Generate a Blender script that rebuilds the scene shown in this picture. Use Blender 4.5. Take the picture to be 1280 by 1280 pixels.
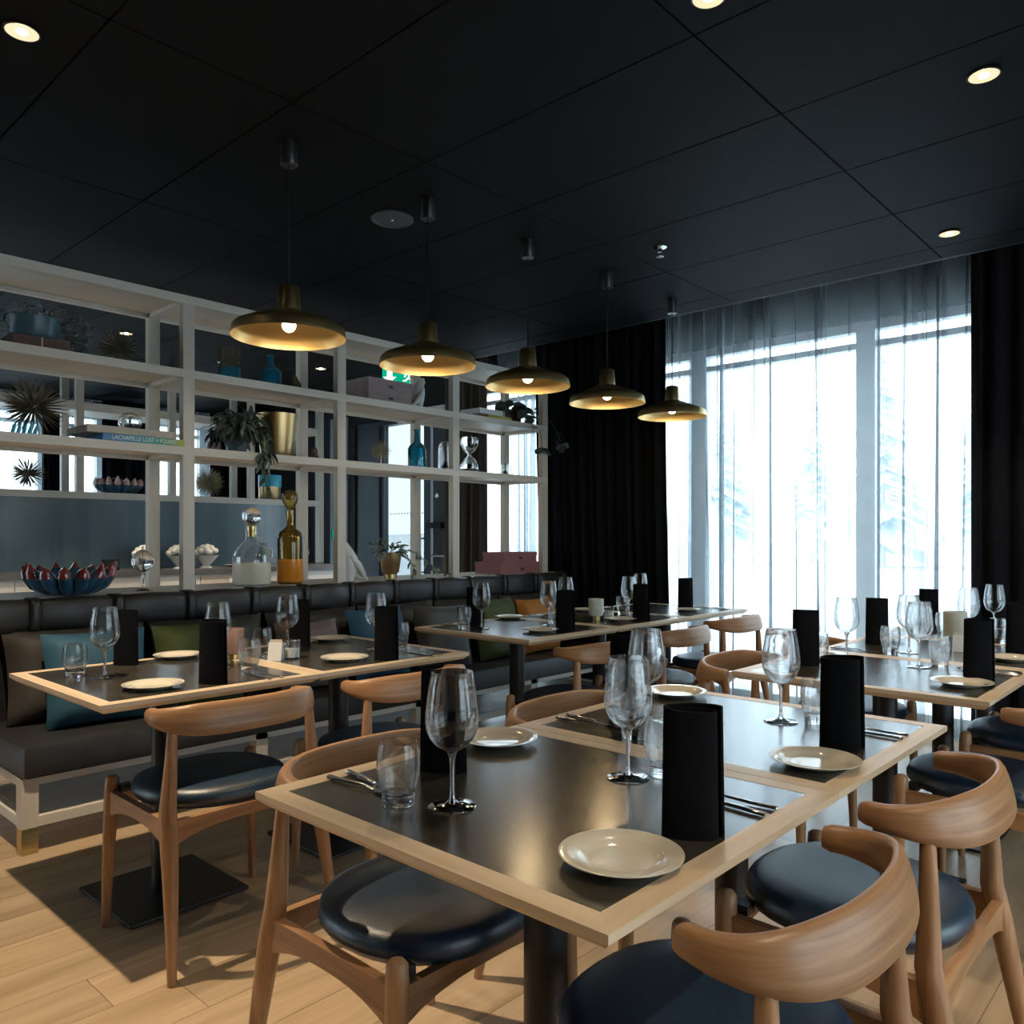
import bpy, bmesh, math, random
from math import sin, cos, pi, radians as R
from mathutils import Vector, Matrix, Euler
random.seed(7)
sc = bpy.context.scene
for o in list(bpy.data.objects): bpy.data.objects.remove(o)
COL = sc.collection

# ------------------------------------------------------------------ camera
cd = bpy.data.cameras.new('camera'); cam = bpy.data.objects.new('camera', cd); COL.objects.link(cam)
cam.location = (0, 0, 1.2126); cam.rotation_euler = (R(90), 0, 0.7419)
cd.sensor_width = 36; cd.sensor_fit = 'HORIZONTAL'; cd.lens = 36*1009.6/1280; cd.shift_y = 31.5/1280
cd.clip_start = .03; cd.clip_end = 500
sc.camera = cam
# ------------------------------------------------------------------ view + world
vs = sc.view_settings; sc.display_settings.display_device = 'sRGB'
vs.view_transform = 'Standard'; vs.look = 'None'; vs.gamma = 1; vs.use_curve_mapping = False; vs.exposure = 0.18
SKY = 5.6
w = bpy.data.worlds.new('overcast_sky'); sc.world = w; w.use_nodes = True
wn = w.node_tree.nodes; wl = w.node_tree.links; wn.clear()
wo = wn.new('ShaderNodeOutputWorld'); bg = wn.new('ShaderNodeBackground')
tcw = wn.new('ShaderNodeTexCoord'); nzw = wn.new('ShaderNodeTexNoise'); nzw.inputs['Scale'].default_value = 1.6; nzw.inputs['Detail'].default_value = 4
crw = wn.new('ShaderNodeValToRGB')
crw.color_ramp.elements[0].position = .3; crw.color_ramp.elements[0].color = (.72, .89, 1, 1)
crw.color_ramp.elements[1].position = .7; crw.color_ramp.elements[1].color = (.82, .94, 1, 1)
wl.new(tcw.outputs['Generated'], nzw.inputs['Vector']); wl.new(nzw.outputs['Fac'], crw.inputs['Fac'])
wl.new(crw.outputs['Color'], bg.inputs['Color']); bg.inputs['Strength'].default_value = SKY
wl.new(bg.outputs[0], wo.inputs[0])
# ------------------------------------------------------------------ ceiling downlights (warm, hidden-bulb spots)
DL_W = 75
DOWNLIGHTS = [(-2.66, .775), (-1.10, 2.0), (-.635, 2.934), (-1.09, 4.35), (-6.04, 2.433),
              (-1.10, -.35), (.35, .775), (.35, -.9), (.9, 2.2), (-6.04, .70), (-6.04, 4.10)]  # this row: unseen downlights added to brighten both rooms
DLF = [2.9, .42, .8, .6, 1.6, .7, .9, .6, .9, 1.6, 1.6]
def spot(x, y, z, W, size, blend, col):
    d = bpy.data.lights.new('downlight_beam', 'SPOT'); d.energy = W; d.spot_size = R(size); d.spot_blend = blend
    d.color = col; d.shadow_soft_size = .02
    o = bpy.data.objects.new('downlight_beam', d); COL.objects.link(o); o.location = (x, y, z); return o
for i, (x, y) in enumerate(DOWNLIGHTS):
    spot(x, y, 2.672, DL_W*DLF[i], 78, .5, (1, .79, .55))
cy = sc.cycles
cy.max_bounces = 10; cy.diffuse_bounces = 4; cy.glossy_bounces = 4; cy.transmission_bounces = 8; cy.transparent_max_bounces = 24
cy.sample_clamp_indirect = 4; cy.sample_clamp_direct = 0; cy.caustics_reflective = False; cy.caustics_refractive = False
cy.blur_glossy = .5; cy.use_denoising = True

# ================================================================== materials
def new_mat(name):
    m = bpy.data.materials.new(name); m.use_nodes = True; nt = m.node_tree
    return m, nt, nt.nodes['Principled BSDF']
def setp(b, **k):
    for n, v in k.items():
        n = {'rough': 'Roughness', 'metal': 'Metallic', 'spec': 'Specular IOR Level', 'coat': 'Coat Weight', 'trans': 'Transmission Weight', 'ior': 'IOR', 'sheen': 'Sheen Weight', 'sss': 'Subsurface Weight'}[n]
        b.inputs[n].default_value = v
def rgba(c): return (c[0], c[1], c[2], 1)
def mat(name, c1, c2=None, scale=8, stretch=(1, 1, 1), bump=0, bscale=None, detail=4, ramp=(.35, .65), **k):
    """noise-mottled principled material"""
    m, nt, b = new_mat(name); N, L = nt.nodes, nt.links
    setp(b, **k)
    tc = N.new('ShaderNodeTexCoord'); mp = N.new('ShaderNodeMapping'); mp.inputs['Scale'].default_value = stretch
    nz = N.new('ShaderNodeTexNoise'); nz.inputs['Scale'].default_value = scale; nz.inputs['Detail'].default_value = detail
    L.new(tc.outputs['Object'], mp.inputs['Vector']); L.new(mp.outputs[0], nz.inputs['Vector'])
    cr = N.new('ShaderNodeValToRGB'); e = cr.color_ramp.elements
    e[0].position, e[1].position = ramp; e[0].color = rgba(c1); e[1].color = rgba(c2 or tuple(min(1, x*1.12) for x in c1))
    L.new(nz.outputs['Fac'], cr.inputs['Fac']); L.new(cr.outputs['Color'], b.inputs['Base Color'])
    if bump:
        bp = N.new('ShaderNodeBump'); bp.inputs['Strength'].default_value = bump; bp.inputs['Distance'].default_value = .003
        if bscale:
            n2 = N.new('ShaderNodeTexNoise'); n2.inputs['Scale'].default_value = bscale; n2.inputs['Detail'].default_value = 3
            L.new(mp.outputs[0], n2.inputs['Vector']); L.new(n2.outputs['Fac'], bp.inputs['Height'])
        else: L.new(nz.outputs['Fac'], bp.inputs['Height'])
        L.new(bp.outputs[0], b.inputs['Normal'])
    return m
def wood(name, dark, light, axis=0, scale=9, rough=.4, bump=.08, rnd=False, spec=.5, coat=0, attr=None):
    m, nt, b = new_mat(name); N, L = nt.nodes, nt.links; setp(b, rough=rough, spec=spec, coat=coat)
    tc = N.new('ShaderNodeTexCoord'); mp = N.new('ShaderNodeMapping')
    s = [scale]*3; s[axis] = scale*.07; mp.inputs['Scale'].default_value = s
    if attr:
        at = N.new('ShaderNodeAttribute'); at.attribute_name = attr; L.new(at.outputs['Vector'], mp.inputs['Vector'])
    else: L.new(tc.outputs['Object'], mp.inputs['Vector'])
    vec = mp.outputs[0]
    if rnd:
        oi = N.new('ShaderNodeObjectInfo'); ad = N.new('ShaderNodeVectorMath'); ad.operation = 'ADD'
        mu = N.new('ShaderNodeMath'); mu.operation = 'MULTIPLY'; mu.inputs[1].default_value = 37
        L.new(oi.outputs['Random'], mu.inputs[0]); L.new(vec, ad.inputs[0]); L.new(mu.outputs[0], ad.inputs[1]); vec = ad.outputs[0]
    n1 = N.new('ShaderNodeTexNoise'); n1.inputs['Scale'].default_value = 1; n1.inputs['Detail'].default_value = 6; n1.inputs['Distortion'].default_value = 1.6
    n2 = N.new('ShaderNodeTexNoise'); n2.inputs['Scale'].default_value = 9; n2.inputs['Detail'].default_value = 3
    L.new(vec, n1.inputs['Vector']); L.new(vec, n2.inputs['Vector'])
    mx = N.new('ShaderNodeMath'); mx.operation = 'MULTIPLY_ADD'; mx.inputs[1].default_value = .3
    L.new(n2.outputs['Fac'], mx.inputs[0]); L.new(n1.outputs['Fac'], mx.inputs[2])
    cr = N.new('ShaderNodeValToRGB'); e = cr.color_ramp.elements; e[0].position = .42; e[1].position = .82
    e[0].color = rgba(dark); e[1].color = rgba(light)
    L.new(mx.outputs[0], cr.inputs['Fac']); col = cr.outputs['Color']
    if rnd:
        hs = N.new('ShaderNodeHueSaturation'); mr = N.new('ShaderNodeMapRange'); mr.inputs['To Min'].default_value = .78; mr.inputs['To Max'].default_value = 1.15
        L.new(oi.outputs['Random'], mr.inputs['Value']); L.new(mr.outputs[0], hs.inputs['Value']); L.new(col, hs.inputs['Color']); col = hs.outputs['Color']
    L.new(col, b.inputs['Base Color'])
    if bump:
        bp = N.new('ShaderNodeBump'); bp.inputs['Strength'].default_value = bump; bp.inputs['Distance'].default_value = .002
        L.new(mx.outputs[0], bp.inputs['Height']); L.new(bp.outputs[0], b.inputs['Normal'])
    return m
def thin_glass(name, tint=(.992, .996, 1), refl=.08, edge=.7, rough=.0):
    """thin blown glass: mostly transparent, mirror-like towards the rim of the shape"""
    m, nt, b = new_mat(name); N, L = nt.nodes, nt.links; N.remove(b)
    out = N['Material Output']; tr = N.new('ShaderNodeBsdfTransparent'); gl = N.new('ShaderNodeBsdfGlossy'); mx = N.new('ShaderNodeMixShader')
    tr.inputs['Color'].default_value = rgba(tint); gl.inputs['Roughness'].default_value = rough; gl.inputs['Color'].default_value = (1, 1, 1, 1)
    lw = N.new('ShaderNodeLayerWeight'); lw.inputs['Blend'].default_value = .5
    pw = N.new('ShaderNodeMath'); pw.operation = 'POWER'; pw.inputs[1].default_value = 4.5
    mr = N.new('ShaderNodeMapRange'); mr.inputs['To Min'].default_value = refl*.45; mr.inputs['To Max'].default_value = edge
    L.new(lw.outputs['Facing'], pw.inputs[0]); L.new(pw.outputs[0], mr.inputs['Value']); L.new(mr.outputs[0], mx.inputs[0])
    L.new(tr.outputs[0], mx.inputs[1]); L.new(gl.outputs[0], mx.inputs[2]); L.new(mx.outputs[0], out.inputs['Surface'])
    return m
def solid_glass(name, c=(1, 1, 1), rough=0, clear=.2):
    m, nt, b = new_mat(name); N, L = nt.nodes, nt.links; N.remove(b)
    g = N.new('ShaderNodeBsdfGlass'); g.inputs['Color'].default_value = rgba(c); g.inputs['IOR'].default_value = 1.45; g.inputs['Roughness'].default_value = rough
    t_ = N.new('ShaderNodeBsdfTransparent'); mx = N.new('ShaderNodeMixShader'); mx.inputs[0].default_value = clear
    L.new(g.outputs[0], mx.inputs[1]); L.new(t_.outputs[0], mx.inputs[2]); L.new(mx.outputs[0], N['Material Output'].inputs['Surface']); return m
def tinted_glass(name, tint, body, k=.4):
    m, nt, b = new_mat(name); N, L = nt.nodes, nt.links; N.remove(b); out = N['Material Output']
    tr = N.new('ShaderNodeBsdfTransparent'); tr.inputs['Color'].default_value = rgba(tint)
    tl = N.new('ShaderNodeBsdfTranslucent'); tl.inputs['Color'].default_value = rgba(body); df = N.new('ShaderNodeBsdfDiffuse'); df.inputs['Color'].default_value = rgba(body)
    gl = N.new('ShaderNodeBsdfGlossy'); gl.inputs['Roughness'].default_value = .03
    a = N.new('ShaderNodeMixShader'); a.inputs[0].default_value = .5; L.new(tl.outputs[0], a.inputs[1]); L.new(df.outputs[0], a.inputs[2])
    c = N.new('ShaderNodeMixShader'); c.inputs[0].default_value = k; L.new(tr.outputs[0], c.inputs[1]); L.new(a.outputs[0], c.inputs[2])
    fr = N.new('ShaderNodeFresnel'); fr.inputs['IOR'].default_value = 1.5
    d = N.new('ShaderNodeMixShader'); L.new(fr.outputs[0], d.inputs[0]); L.new(c.outputs[0], d.inputs[1]); L.new(gl.outputs[0], d.inputs[2]); L.new(d.outputs[0], out.inputs['Surface']); return m
def emit(name, c, s):
    m, nt, b = new_mat(name); N, L = nt.nodes, nt.links; N.remove(b)
    e = N.new('ShaderNodeEmission'); e.inputs['Color'].default_value = rgba(c); e.inputs['Strength'].default_value = s
    L.new(e.outputs[0], N['Material Output'].inputs['Surface']); return m
def sheer_mat(name):
    m, nt, b = new_mat(name); N, L = nt.nodes, nt.links; N.remove(b); out = N['Material Output']
    tr = N.new('ShaderNodeBsdfTransparent'); tr.inputs['Color'].default_value = (.93, .97, 1, 1)
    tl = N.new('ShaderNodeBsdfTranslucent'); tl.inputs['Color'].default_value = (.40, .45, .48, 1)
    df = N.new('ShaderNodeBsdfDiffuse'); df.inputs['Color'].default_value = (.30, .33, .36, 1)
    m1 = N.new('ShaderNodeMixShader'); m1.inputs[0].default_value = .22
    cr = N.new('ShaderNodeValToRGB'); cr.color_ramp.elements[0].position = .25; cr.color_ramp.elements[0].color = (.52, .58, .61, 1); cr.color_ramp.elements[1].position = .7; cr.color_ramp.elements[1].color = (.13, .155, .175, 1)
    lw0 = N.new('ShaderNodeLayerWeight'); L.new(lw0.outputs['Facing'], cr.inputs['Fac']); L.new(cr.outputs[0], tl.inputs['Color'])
    L.new(tl.outputs[0], m1.inputs[1]); L.new(df.outputs[0], m1.inputs[2])
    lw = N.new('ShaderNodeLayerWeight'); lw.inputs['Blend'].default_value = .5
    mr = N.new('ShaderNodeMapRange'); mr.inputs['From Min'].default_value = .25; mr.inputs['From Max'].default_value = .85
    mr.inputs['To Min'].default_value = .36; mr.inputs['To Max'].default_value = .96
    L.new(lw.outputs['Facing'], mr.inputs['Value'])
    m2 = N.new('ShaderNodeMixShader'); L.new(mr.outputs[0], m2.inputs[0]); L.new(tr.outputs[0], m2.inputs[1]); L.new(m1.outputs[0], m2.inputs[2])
    L.new(m2.outputs[0], out.inputs['Surface']); return m

M = {}
M['oak'] = wood('chair_oak', (.225, .110, .047), (.46, .258, .128), axis=2, scale=18, rough=.40, bump=.14)
M['oak_back'] = wood('chair_oak_backrest', (.225, .110, .047), (.46, .258, .128), axis=0, scale=24, rough=.40, bump=.14, attr='grain')
M['oak_x'] = wood('chair_oak_rail', (.225, .110, .047), (.46, .258, .128), axis=0, scale=18, rough=.40, bump=.14)
M['oak_y'] = wood('chair_oak_cross_rail', (.225, .110, .047), (.46, .258, .128), axis=1, scale=18, rough=.40, bump=.14)
M['ash'] = wood('table_ash_edge_long', (.60, .455, .29), (.74, .585, .41), axis=1, scale=12, rough=.42)
M['ash_u'] = wood('table_ash_edge_cross', (.60, .455, .29), (.74, .585, .41), axis=0, scale=12, rough=.42)
M['stone'] = mat('tabletop_laminate', (.026, .023, .017), (.058, .051, .038), scale=9, rough=.21, detail=8, bump=.03, bscale=120, spec=1.0, ior=1.85)
M['black_steel'] = mat('black_steel', (.011, .011, .013), scale=40, rough=.45, bump=.04)
M['leather'] = mat('seat_leather', (.007, .026, .056), (.010, .035, .070), scale=30, rough=.40, bump=.14, bscale=260, spec=.9)
M['bench_leather'] = mat('bench_leather', (.017, .018, .020), (.026, .027, .029), scale=12, rough=.48, bump=.25, bscale=18)
M['pillow_grey'] = mat('pillow_grey_brown', (.030, .028, .026), (.042, .039, .036), scale=10, rough=.62, bump=.3, bscale=14)
M['pillow_slate'] = mat('pillow_slate', (.045, .050, .055), (.065, .072, .078), scale=10, rough=.55, bump=.3, bscale=14)
M['mauve'] = mat('pillow_mauve', (.14, .105, .105), (.18, .14, .135), scale=14, rough=.7, bump=.3, bscale=30)
M['teal'] = mat('pillow_teal', (.013, .066, .115), (.020, .088, .145), scale=10, rough=.7, bump=.25, bscale=20)
M['olive'] = mat('pillow_olive', (.036, .056, .011), (.056, .082, .019), scale=10, rough=.7, bump=.25, bscale=20)
M['orange'] = mat('pillow_orange', (.36, .13, .015), (.45, .18, .03), scale=10, rough=.7, bump=.25, bscale=20)
M['strap'] = mat('strap_leather', (.012, .012, .014), scale=30, rough=.4)
M['greige'] = wood('shelf_greige_ash', (.62, .585, .51), (.70, .665, .59), axis=1, scale=10, rough=.5, bump=.04)
M['greige_z'] = wood('post_greige_ash', (.57, .525, .45), (.66, .615, .54), axis=2, scale=10, rough=.5, bump=.04)
M['brass'] = mat('brushed_brass', (.50, .36, .15), (.60, .44, .20), scale=6, stretch=(1, 1, 40), rough=.33, metal=1)
M['brass_in'] = mat('brass_inside', (.66, .48, .21), (.76, .57, .27), scale=6, rough=.38, metal=1)
M['gold'] = mat('gold_pot', (.42, .30, .15), (.50, .36, .18), scale=5, rough=.34, metal=1)
M['napkin'] = mat('black_napkin', (.0045, .0045, .006), (.0065, .0065, .008), scale=120, rough=.9, bump=.2, spec=.1)
M['china'] = mat('cream_china', (.66, .61, .49), (.69, .64, .52), scale=5, rough=.12, coat=.3)
M['steel'] = mat('cutlery_steel', (.62, .61, .60), (.70, .69, .68), scale=20, rough=.16, metal=1)
M['glass'] = solid_glass('wine_glass_bowl')
M['glass2'] = solid_glass('tumbler_glass')
M['jar_glass'] = thin_glass('jar_glass', refl=.14, edge=.85)
M['crystal'] = solid_glass('crystal_stem')
M['black_wall'] = mat('charcoal_wall', (.007, .008, .010), (.010, .011, .014), scale=3, rough=.7)
M['ceil'] = mat('black_ceiling_panel', (.0045, .0052, .0068), (.006, .0068, .0088), scale=4, rough=.7, spec=.12)
M['curtain'] = mat('black_drape', (.0045, .005, .007), (.0065, .007, .010), scale=20, rough=.9, spec=.15)
M['brown_curtain'] = mat('brown_drape', (.030, .024, .020), (.045, .036, .030), scale=20, rough=.8, sheen=.2)
M['sheer'] = sheer_mat('sheer_voile')
M['frame'] = mat('pale_window_frame', (.84, .85, .85), scale=8, rough=.5)
M['dark_frame'] = mat('slate_door_frame', (.035, .048, .066), (.045, .06, .08), scale=5, rough=.42)
M['teal_wall'] = mat('blue_grey_wall', (.28, .40, .50), (.31, .43, .53), scale=3, rough=.6)
M['teal_panel'] = mat('teal_glass_panel', (.105, .16, .19), (.135, .195, .225), scale=2.2, stretch=(1, 4, .4), rough=.22, spec=.6)
M['white'] = mat('white_laminate', (.76, .77, .76), (.80, .81, .80), scale=4, rough=.45)
M['counter'] = mat('grey_counter', (.10, .105, .11), (.13, .135, .14), scale=18, rough=.3)
M['pane'] = thin_glass('window_pane', tint=(.90, .92, .93), refl=.08, edge=.5)
M['door_pane'] = thin_glass('tinted_door_pane', tint=(.44, .455, .46), refl=.08, edge=.5)
M['snow'] = mat('pale_ground', (.62, .66, .68), (.82, .84, .85), scale=.35, stretch=(.25, 1.4, 1), rough=.9)
M['tree'] = mat('hazed_conifer', (.74, .78, .79), (.84, .87, .88), scale=3, rough=.9)  # outdoor haze painted into the foliage as a near-white colour
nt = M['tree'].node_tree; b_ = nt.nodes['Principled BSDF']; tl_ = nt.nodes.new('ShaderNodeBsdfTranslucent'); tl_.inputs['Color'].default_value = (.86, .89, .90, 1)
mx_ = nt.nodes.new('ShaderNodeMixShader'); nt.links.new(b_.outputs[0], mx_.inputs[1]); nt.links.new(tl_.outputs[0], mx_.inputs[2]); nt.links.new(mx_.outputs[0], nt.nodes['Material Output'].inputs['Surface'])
M['bark'] = mat('hazed_bark', (.55, .56, .56), scale=8, rough=.9)  # trunks paled to match the haze painted into the foliage
M['black_plastic'] = mat('black_plastic', (.010, .010, .011), scale=20, rough=.35)
M['white_porcelain'] = mat('white_porcelain', (.62, .63, .62), (.68, .69, .68), scale=8, rough=.25)
M['spike'] = mat('urchin_metal', (.17, .15, .105), (.26, .23, .165), scale=10, rough=.42, metal=.7)
M['spike_pale'] = mat('urchin_pale_gold', (.42, .38, .22), (.55, .50, .30), scale=10, rough=.45, metal=.5)
M['leaf_dark'] = mat('leaf_dark', (.030, .050, .034), (.14, .18, .15), scale=25, stretch=(1, 6, 1), rough=.4)
M['leaf_mid'] = mat('leaf_mid', (.13, .19, .14), (.30, .37, .30), scale=25, stretch=(1, 6, 1), rough=.4)
M['stem'] = mat('green_stem', (.06, .10, .04), scale=10, rough=.6)
M['blue_glass'] = tinted_glass('blue_glass', (.42, .88, .98), (.04, .48, .70), .3)
M['amber_glass'] = tinted_glass('amber_glass', (.93, .82, .45), (.50, .34, .08), .28)
M['smoke_glass'] = tinted_glass('smoke_glass', (.82, .79, .66), (.32, .29, .20), .35)
M['orange_liquid'] = mat('orange_liquid', (.62, .22, .02), (.70, .27, .03), scale=6, rough=.2)
M['cream_liquid'] = mat('cream_liquid', (.66, .62, .50), (.72, .68, .56), scale=6, rough=.3)
M['rose_box'] = mat('rose_card', (.30, .135, .13), (.34, .155, .15), scale=30, rough=.7)
M['pink_box'] = mat('dusty_pink_card', (.30, .21, .21), (.35, .25, .245), scale=30, rough=.7)
M['enamel_blue'] = mat('blue_enamel', (.012, .055, .11), (.03, .11, .19), scale=14, rough=.12, coat=.6)
M['enamel_red'] = mat('red_enamel', (.17, .022, .022), (.25, .05, .042), scale=14, rough=.15, coat=.6)
M['enamel_cream'] = mat('cream_red_enamel', (.50, .28, .22), (.62, .45, .38), scale=30, rough=.18, coat=.5)
M['crate'] = wood('crate_mahogany', (.07, .028, .018), (.12, .05, .032), axis=1, scale=10, rough=.5)
M['pot_blue'] = mat('blue_grey_glaze', (.055, .115, .15), (.075, .145, .18), scale=6, rough=.35)
M['bright_blue'] = mat('bright_blue', (.05, .42, .60), (.08, .50, .68), scale=8, rough=.3)
M['cream_card'] = mat('cream_paper', (.50, .46, .38), (.56, .52, .44), scale=40, rough=.8)
M['book_yellow'] = mat('yellow_cover', (.50, .42, .08), scale=30, rough=.6)
M['ground_floor'] = mat('subfloor', (.05, .04, .03), scale=6, rough=.8)
M['plank'] = wood('oak_plank', (.38, .265, .155), (.58, .43, .275), axis=1, scale=7, rough=.30, bump=.06, rnd=True, spec=.5)
M['bulb'] = emit('warm_bulb', (1, .80, .50), 16)
M['dl_glow'] = emit('downlight_lamp', (1, .90, .70), 20)
M['dl_ring'] = emit('downlight_reflector_glow', (1, .80, .50), 1.0)
M['exit_green'] = emit('exit_green', (.0, .42, .24), .9)
M['exit_white'] = emit('exit_white', (.9, 1, .95), 1.1)
M['wax'] = mat('frosted_candle_glass', (.62, .64, .54), (.70, .72, .62), scale=14, rough=.4)
M['wax_rose'] = mat('rose_candle_glass', (.34, .20, .16), (.42, .26, .21), scale=14, rough=.3)
M['flower'] = mat('white_petals', (.72, .74, .70), (.82, .84, .80), scale=40, rough=.6)
M['speaker'] = mat('speaker_grille', (.07, .085, .10), (.10, .12, .14), scale=200, rough=.5)
M['car_paint'] = mat('white_car_paint', (.75, .78, .80), scale=3, rough=.25)
M['sugar'] = mat('sugar', (.72, .70, .66), scale=200, rough=.8)
# book spine gradient blue -> green -> yellow
def spine_mat():
    m, nt, b = new_mat('book_spine'); N, L = nt.nodes, nt.links; setp(b, rough=.35)
    tc = N.new('ShaderNodeTexCoord'); sp = N.new('ShaderNodeSeparateXYZ'); cr = N.new('ShaderNodeValToRGB')
    L.new(tc.outputs['Generated'], sp.inputs[0]); L.new(sp.outputs['Y'], cr.inputs['Fac']); L.new(cr.outputs[0], b.inputs['Base Color'])
    e = cr.color_ramp.elements; e[0].color = (.02, .16, .42, 1); e[1].color = (.50, .46, .06, 1)
    k = e.new(.55); k.color = (.03, .30, .32, 1); k = e.new(.78); k.color = (.10, .36, .16, 1)
    return m
M['spine'] = spine_mat()

# ================================================================== mesh helpers
class MB:
    def __init__(s): s.v = []; s.f = []; s.mi = []; s.cur = 0
    def add(s, vs, fs, T=None):
        n = len(s.v)
        s.v += [tuple(T @ Vector(p)) for p in vs] if T else [tuple(p) for p in vs]
        s.f += [tuple(i+n for i in f) for f in fs]; s.mi += [s.cur]*len(fs); return s
    def box(s, c, d, T=None, bev=0):
        x, y, z = c; a, b, h = d[0]/2, d[1]/2, d[2]/2
        if not bev:
            vs = [(x+i*a, y+j*b, z+k*h) for k in (-1, 1) for j in (-1, 1) for i in (-1, 1)]
            fs = [(0, 2, 3, 1), (4, 5, 7, 6), (0, 1, 5, 4), (2, 6, 7, 3), (0, 4, 6, 2), (1, 3, 7, 5)]
            return s.add(vs, fs, T)
        bm = bmesh.new(); bmesh.ops.create_cube(bm, size=1); bmesh.ops.scale(bm, vec=d, verts=bm.verts)
        bmesh.ops.bevel(bm, geom=bm.edges[:], offset=bev, segments=2, affect='EDGES', profile=.6)
        bmesh.ops.translate(bm, vec=c, verts=bm.verts); bm.verts.index_update()
        s.add([v.co[:] for v in bm.verts], [[v.index for v in f.verts] for f in bm.faces], T); bm.free(); return s
    def box2(s, p, q, **k):
        return s.box([(a+b)/2 for a, b in zip(p, q)], [abs(b-a) for a, b in zip(p, q)], **k)
    def lathe(s, prof, n=24, T=None, sx=1, sy=1):
        vs = []; fs = []; rings = []
        for r, z in prof:
            if r < 1e-6: rings.append([len(vs)]); vs.append((0, 0, z))
            else:
                rings.append(list(range(len(vs), len(vs)+n)))
                vs += [(r*cos(2*pi*i/n)*sx, r*sin(2*pi*i/n)*sy, z) for i in range(n)]
        for A, B in zip(rings, rings[1:]):
            for i in range(n):
                j = (i+1) % n
                if len(A) == 1 and len(B) == 1: continue
                if len(A) == 1: fs.append((A[0], B[j], B[i]))
                elif len(B) == 1: fs.append((A[i], A[j], B[0]))
                else: fs.append((A[i], A[j], B[j], B[i]))
        return s.add(vs, fs, T)
    def sweep(s, P, sec, cap=True, up=(0, 0, 1)):
        """sweep: sec(i) -> list of (side, up) offsets"""
        P = [Vector(p) for p in P]; vs = []; n = 0
        for i, p in enumerate(P):
            t = (P[min(i+1, len(P)-1)]-P[max(i-1, 0)]).normalized(); u = Vector(up)
            if abs(t.dot(u)) > .98: u = Vector((1, 0, 0))
            a = t.cross(u).normalized(); b = a.cross(t).normalized(); S = sec(i); n = len(S)
            vs += [tuple(p+a*x+b*y) for x, y in S]
        fs = []
        for i in range(len(P)-1):
            for k in range(n):
                l = (k+1) % n; fs.append((i*n+k, i*n+l, (i+1)*n+l, (i+1)*n+k))
        if cap: fs += [tuple(reversed(range(n))), tuple(range((len(P)-1)*n, len(P)*n))]
        return s.add(vs, fs)
    def tube(s, P, r, n=10, **k):
        d = Vector(P[-1])-Vector(P[0])
        if d.length and abs(d.normalized().z) > .75: k.setdefault('up', (1, 0, 0))
        rr = r if isinstance(r, (list, tuple)) else [r]*len(P)
        return s.sweep(P, lambda i: [(rr[i]*cos(2*pi*j/n), rr[i]*sin(2*pi*j/n)) for j in range(n)], **k)
    def sphere(s, c, r, n=14, m=8, sc_=(1, 1, 1)):
        pr = [(r*sin(pi*i/m)*1, -r*cos(pi*i/m)) for i in range(m+1)]; pr[0] = (0, -r); pr[-1] = (0, r)
        return s.lathe(pr, n, Matrix.Translation(c) @ Matrix.Diagonal((*sc_, 1)))
    def prism(s, outline, z0, z1, T=None):
        n = len(outline); vs = [(x, y, z0) for x, y in outline]+[(x, y, z1) for x, y in outline]
        fs = [tuple(reversed(range(n))), tuple(range(n, 2*n))]+[(i, (i+1) % n, n+(i+1) % n, n+i) for i in range(n)]
        return s.add(vs, fs, T)
    def mesh(s, name, mats, smooth=False, angle=None):
        me = bpy.data.meshes.new(name); me.from_pydata(s.v, [], s.f)
        for m in (mats if isinstance(mats, (list, tuple)) else [mats]): me.materials.append(m)
        if len(me.materials) > 1: me.polygons.foreach_set('material_index', s.mi)
        if smooth:
            me.polygons.foreach_set('use_smooth', [True]*len(me.polygons))
            if angle: me.set_sharp_from_angle(angle=R(angle))
        me.update(); return me
    def obj(s, name, mats, parent=None, smooth=False, angle=40, loc=None):
        o = bpy.data.objects.new(name, s.mesh(name, mats, smooth, angle)); COL.objects.link(o)
        if parent: o.parent = parent
        if loc: o.location = loc
        return o
def tag(o, label=None, cat=None, group=None, kind=None):
    if label: o['label'] = label
    if cat: o['category'] = cat
    if group: o['group'] = group
    if kind: o['kind'] = kind
    return o
def thing(name, label, cat, loc=(0, 0, 0), rz=0, group=None):
    o = bpy.data.objects.new(name, None); COL.objects.link(o); o.empty_display_size = .05
    o.location = loc; o.rotation_euler = (0, 0, rz); return tag(o, label, cat, group)
def struct(mb, name, m, **k): return tag(mb.obj(name, m, **k), kind='structure')
KIDS = {}
def dup(root, label, loc, rz=0, scale=None):
    def cp(o, par):
        c = o.copy(); COL.objects.link(c)
        if par: c.parent = par
        for ch in list(o.children): cp(ch, c)
        return c
    c = cp(root, None); c.location = loc; c.rotation_euler = (0, 0, rz); c['label'] = label
    if scale: c.scale = scale
    return c
class Proto:
    """first call returns the built thing itself, later calls a copy with copied parts"""
    def __init__(s, build): s.build = build; s.first = None
    def __call__(s, label, loc, rz=0, scale=None, group=None):
        if s.first is None:
            s.first = o = s.build(); o.location = loc; o.rotation_euler = (0, 0, rz); o['label'] = label
            if scale: o.scale = scale
        else: o = dup(s.first, label, loc, rz, scale)
        if group: o['group'] = group
        return o

# ================================================================== room shell
CEIL = 2.70; VW = 5.40; UL = -9.2; UR = 2.6; VF = -2.6
fl = struct(MB().box2((UL, VF, -.08), (UR, VW+.1, -.02)), 'floor', M['ground_floor'])
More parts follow.
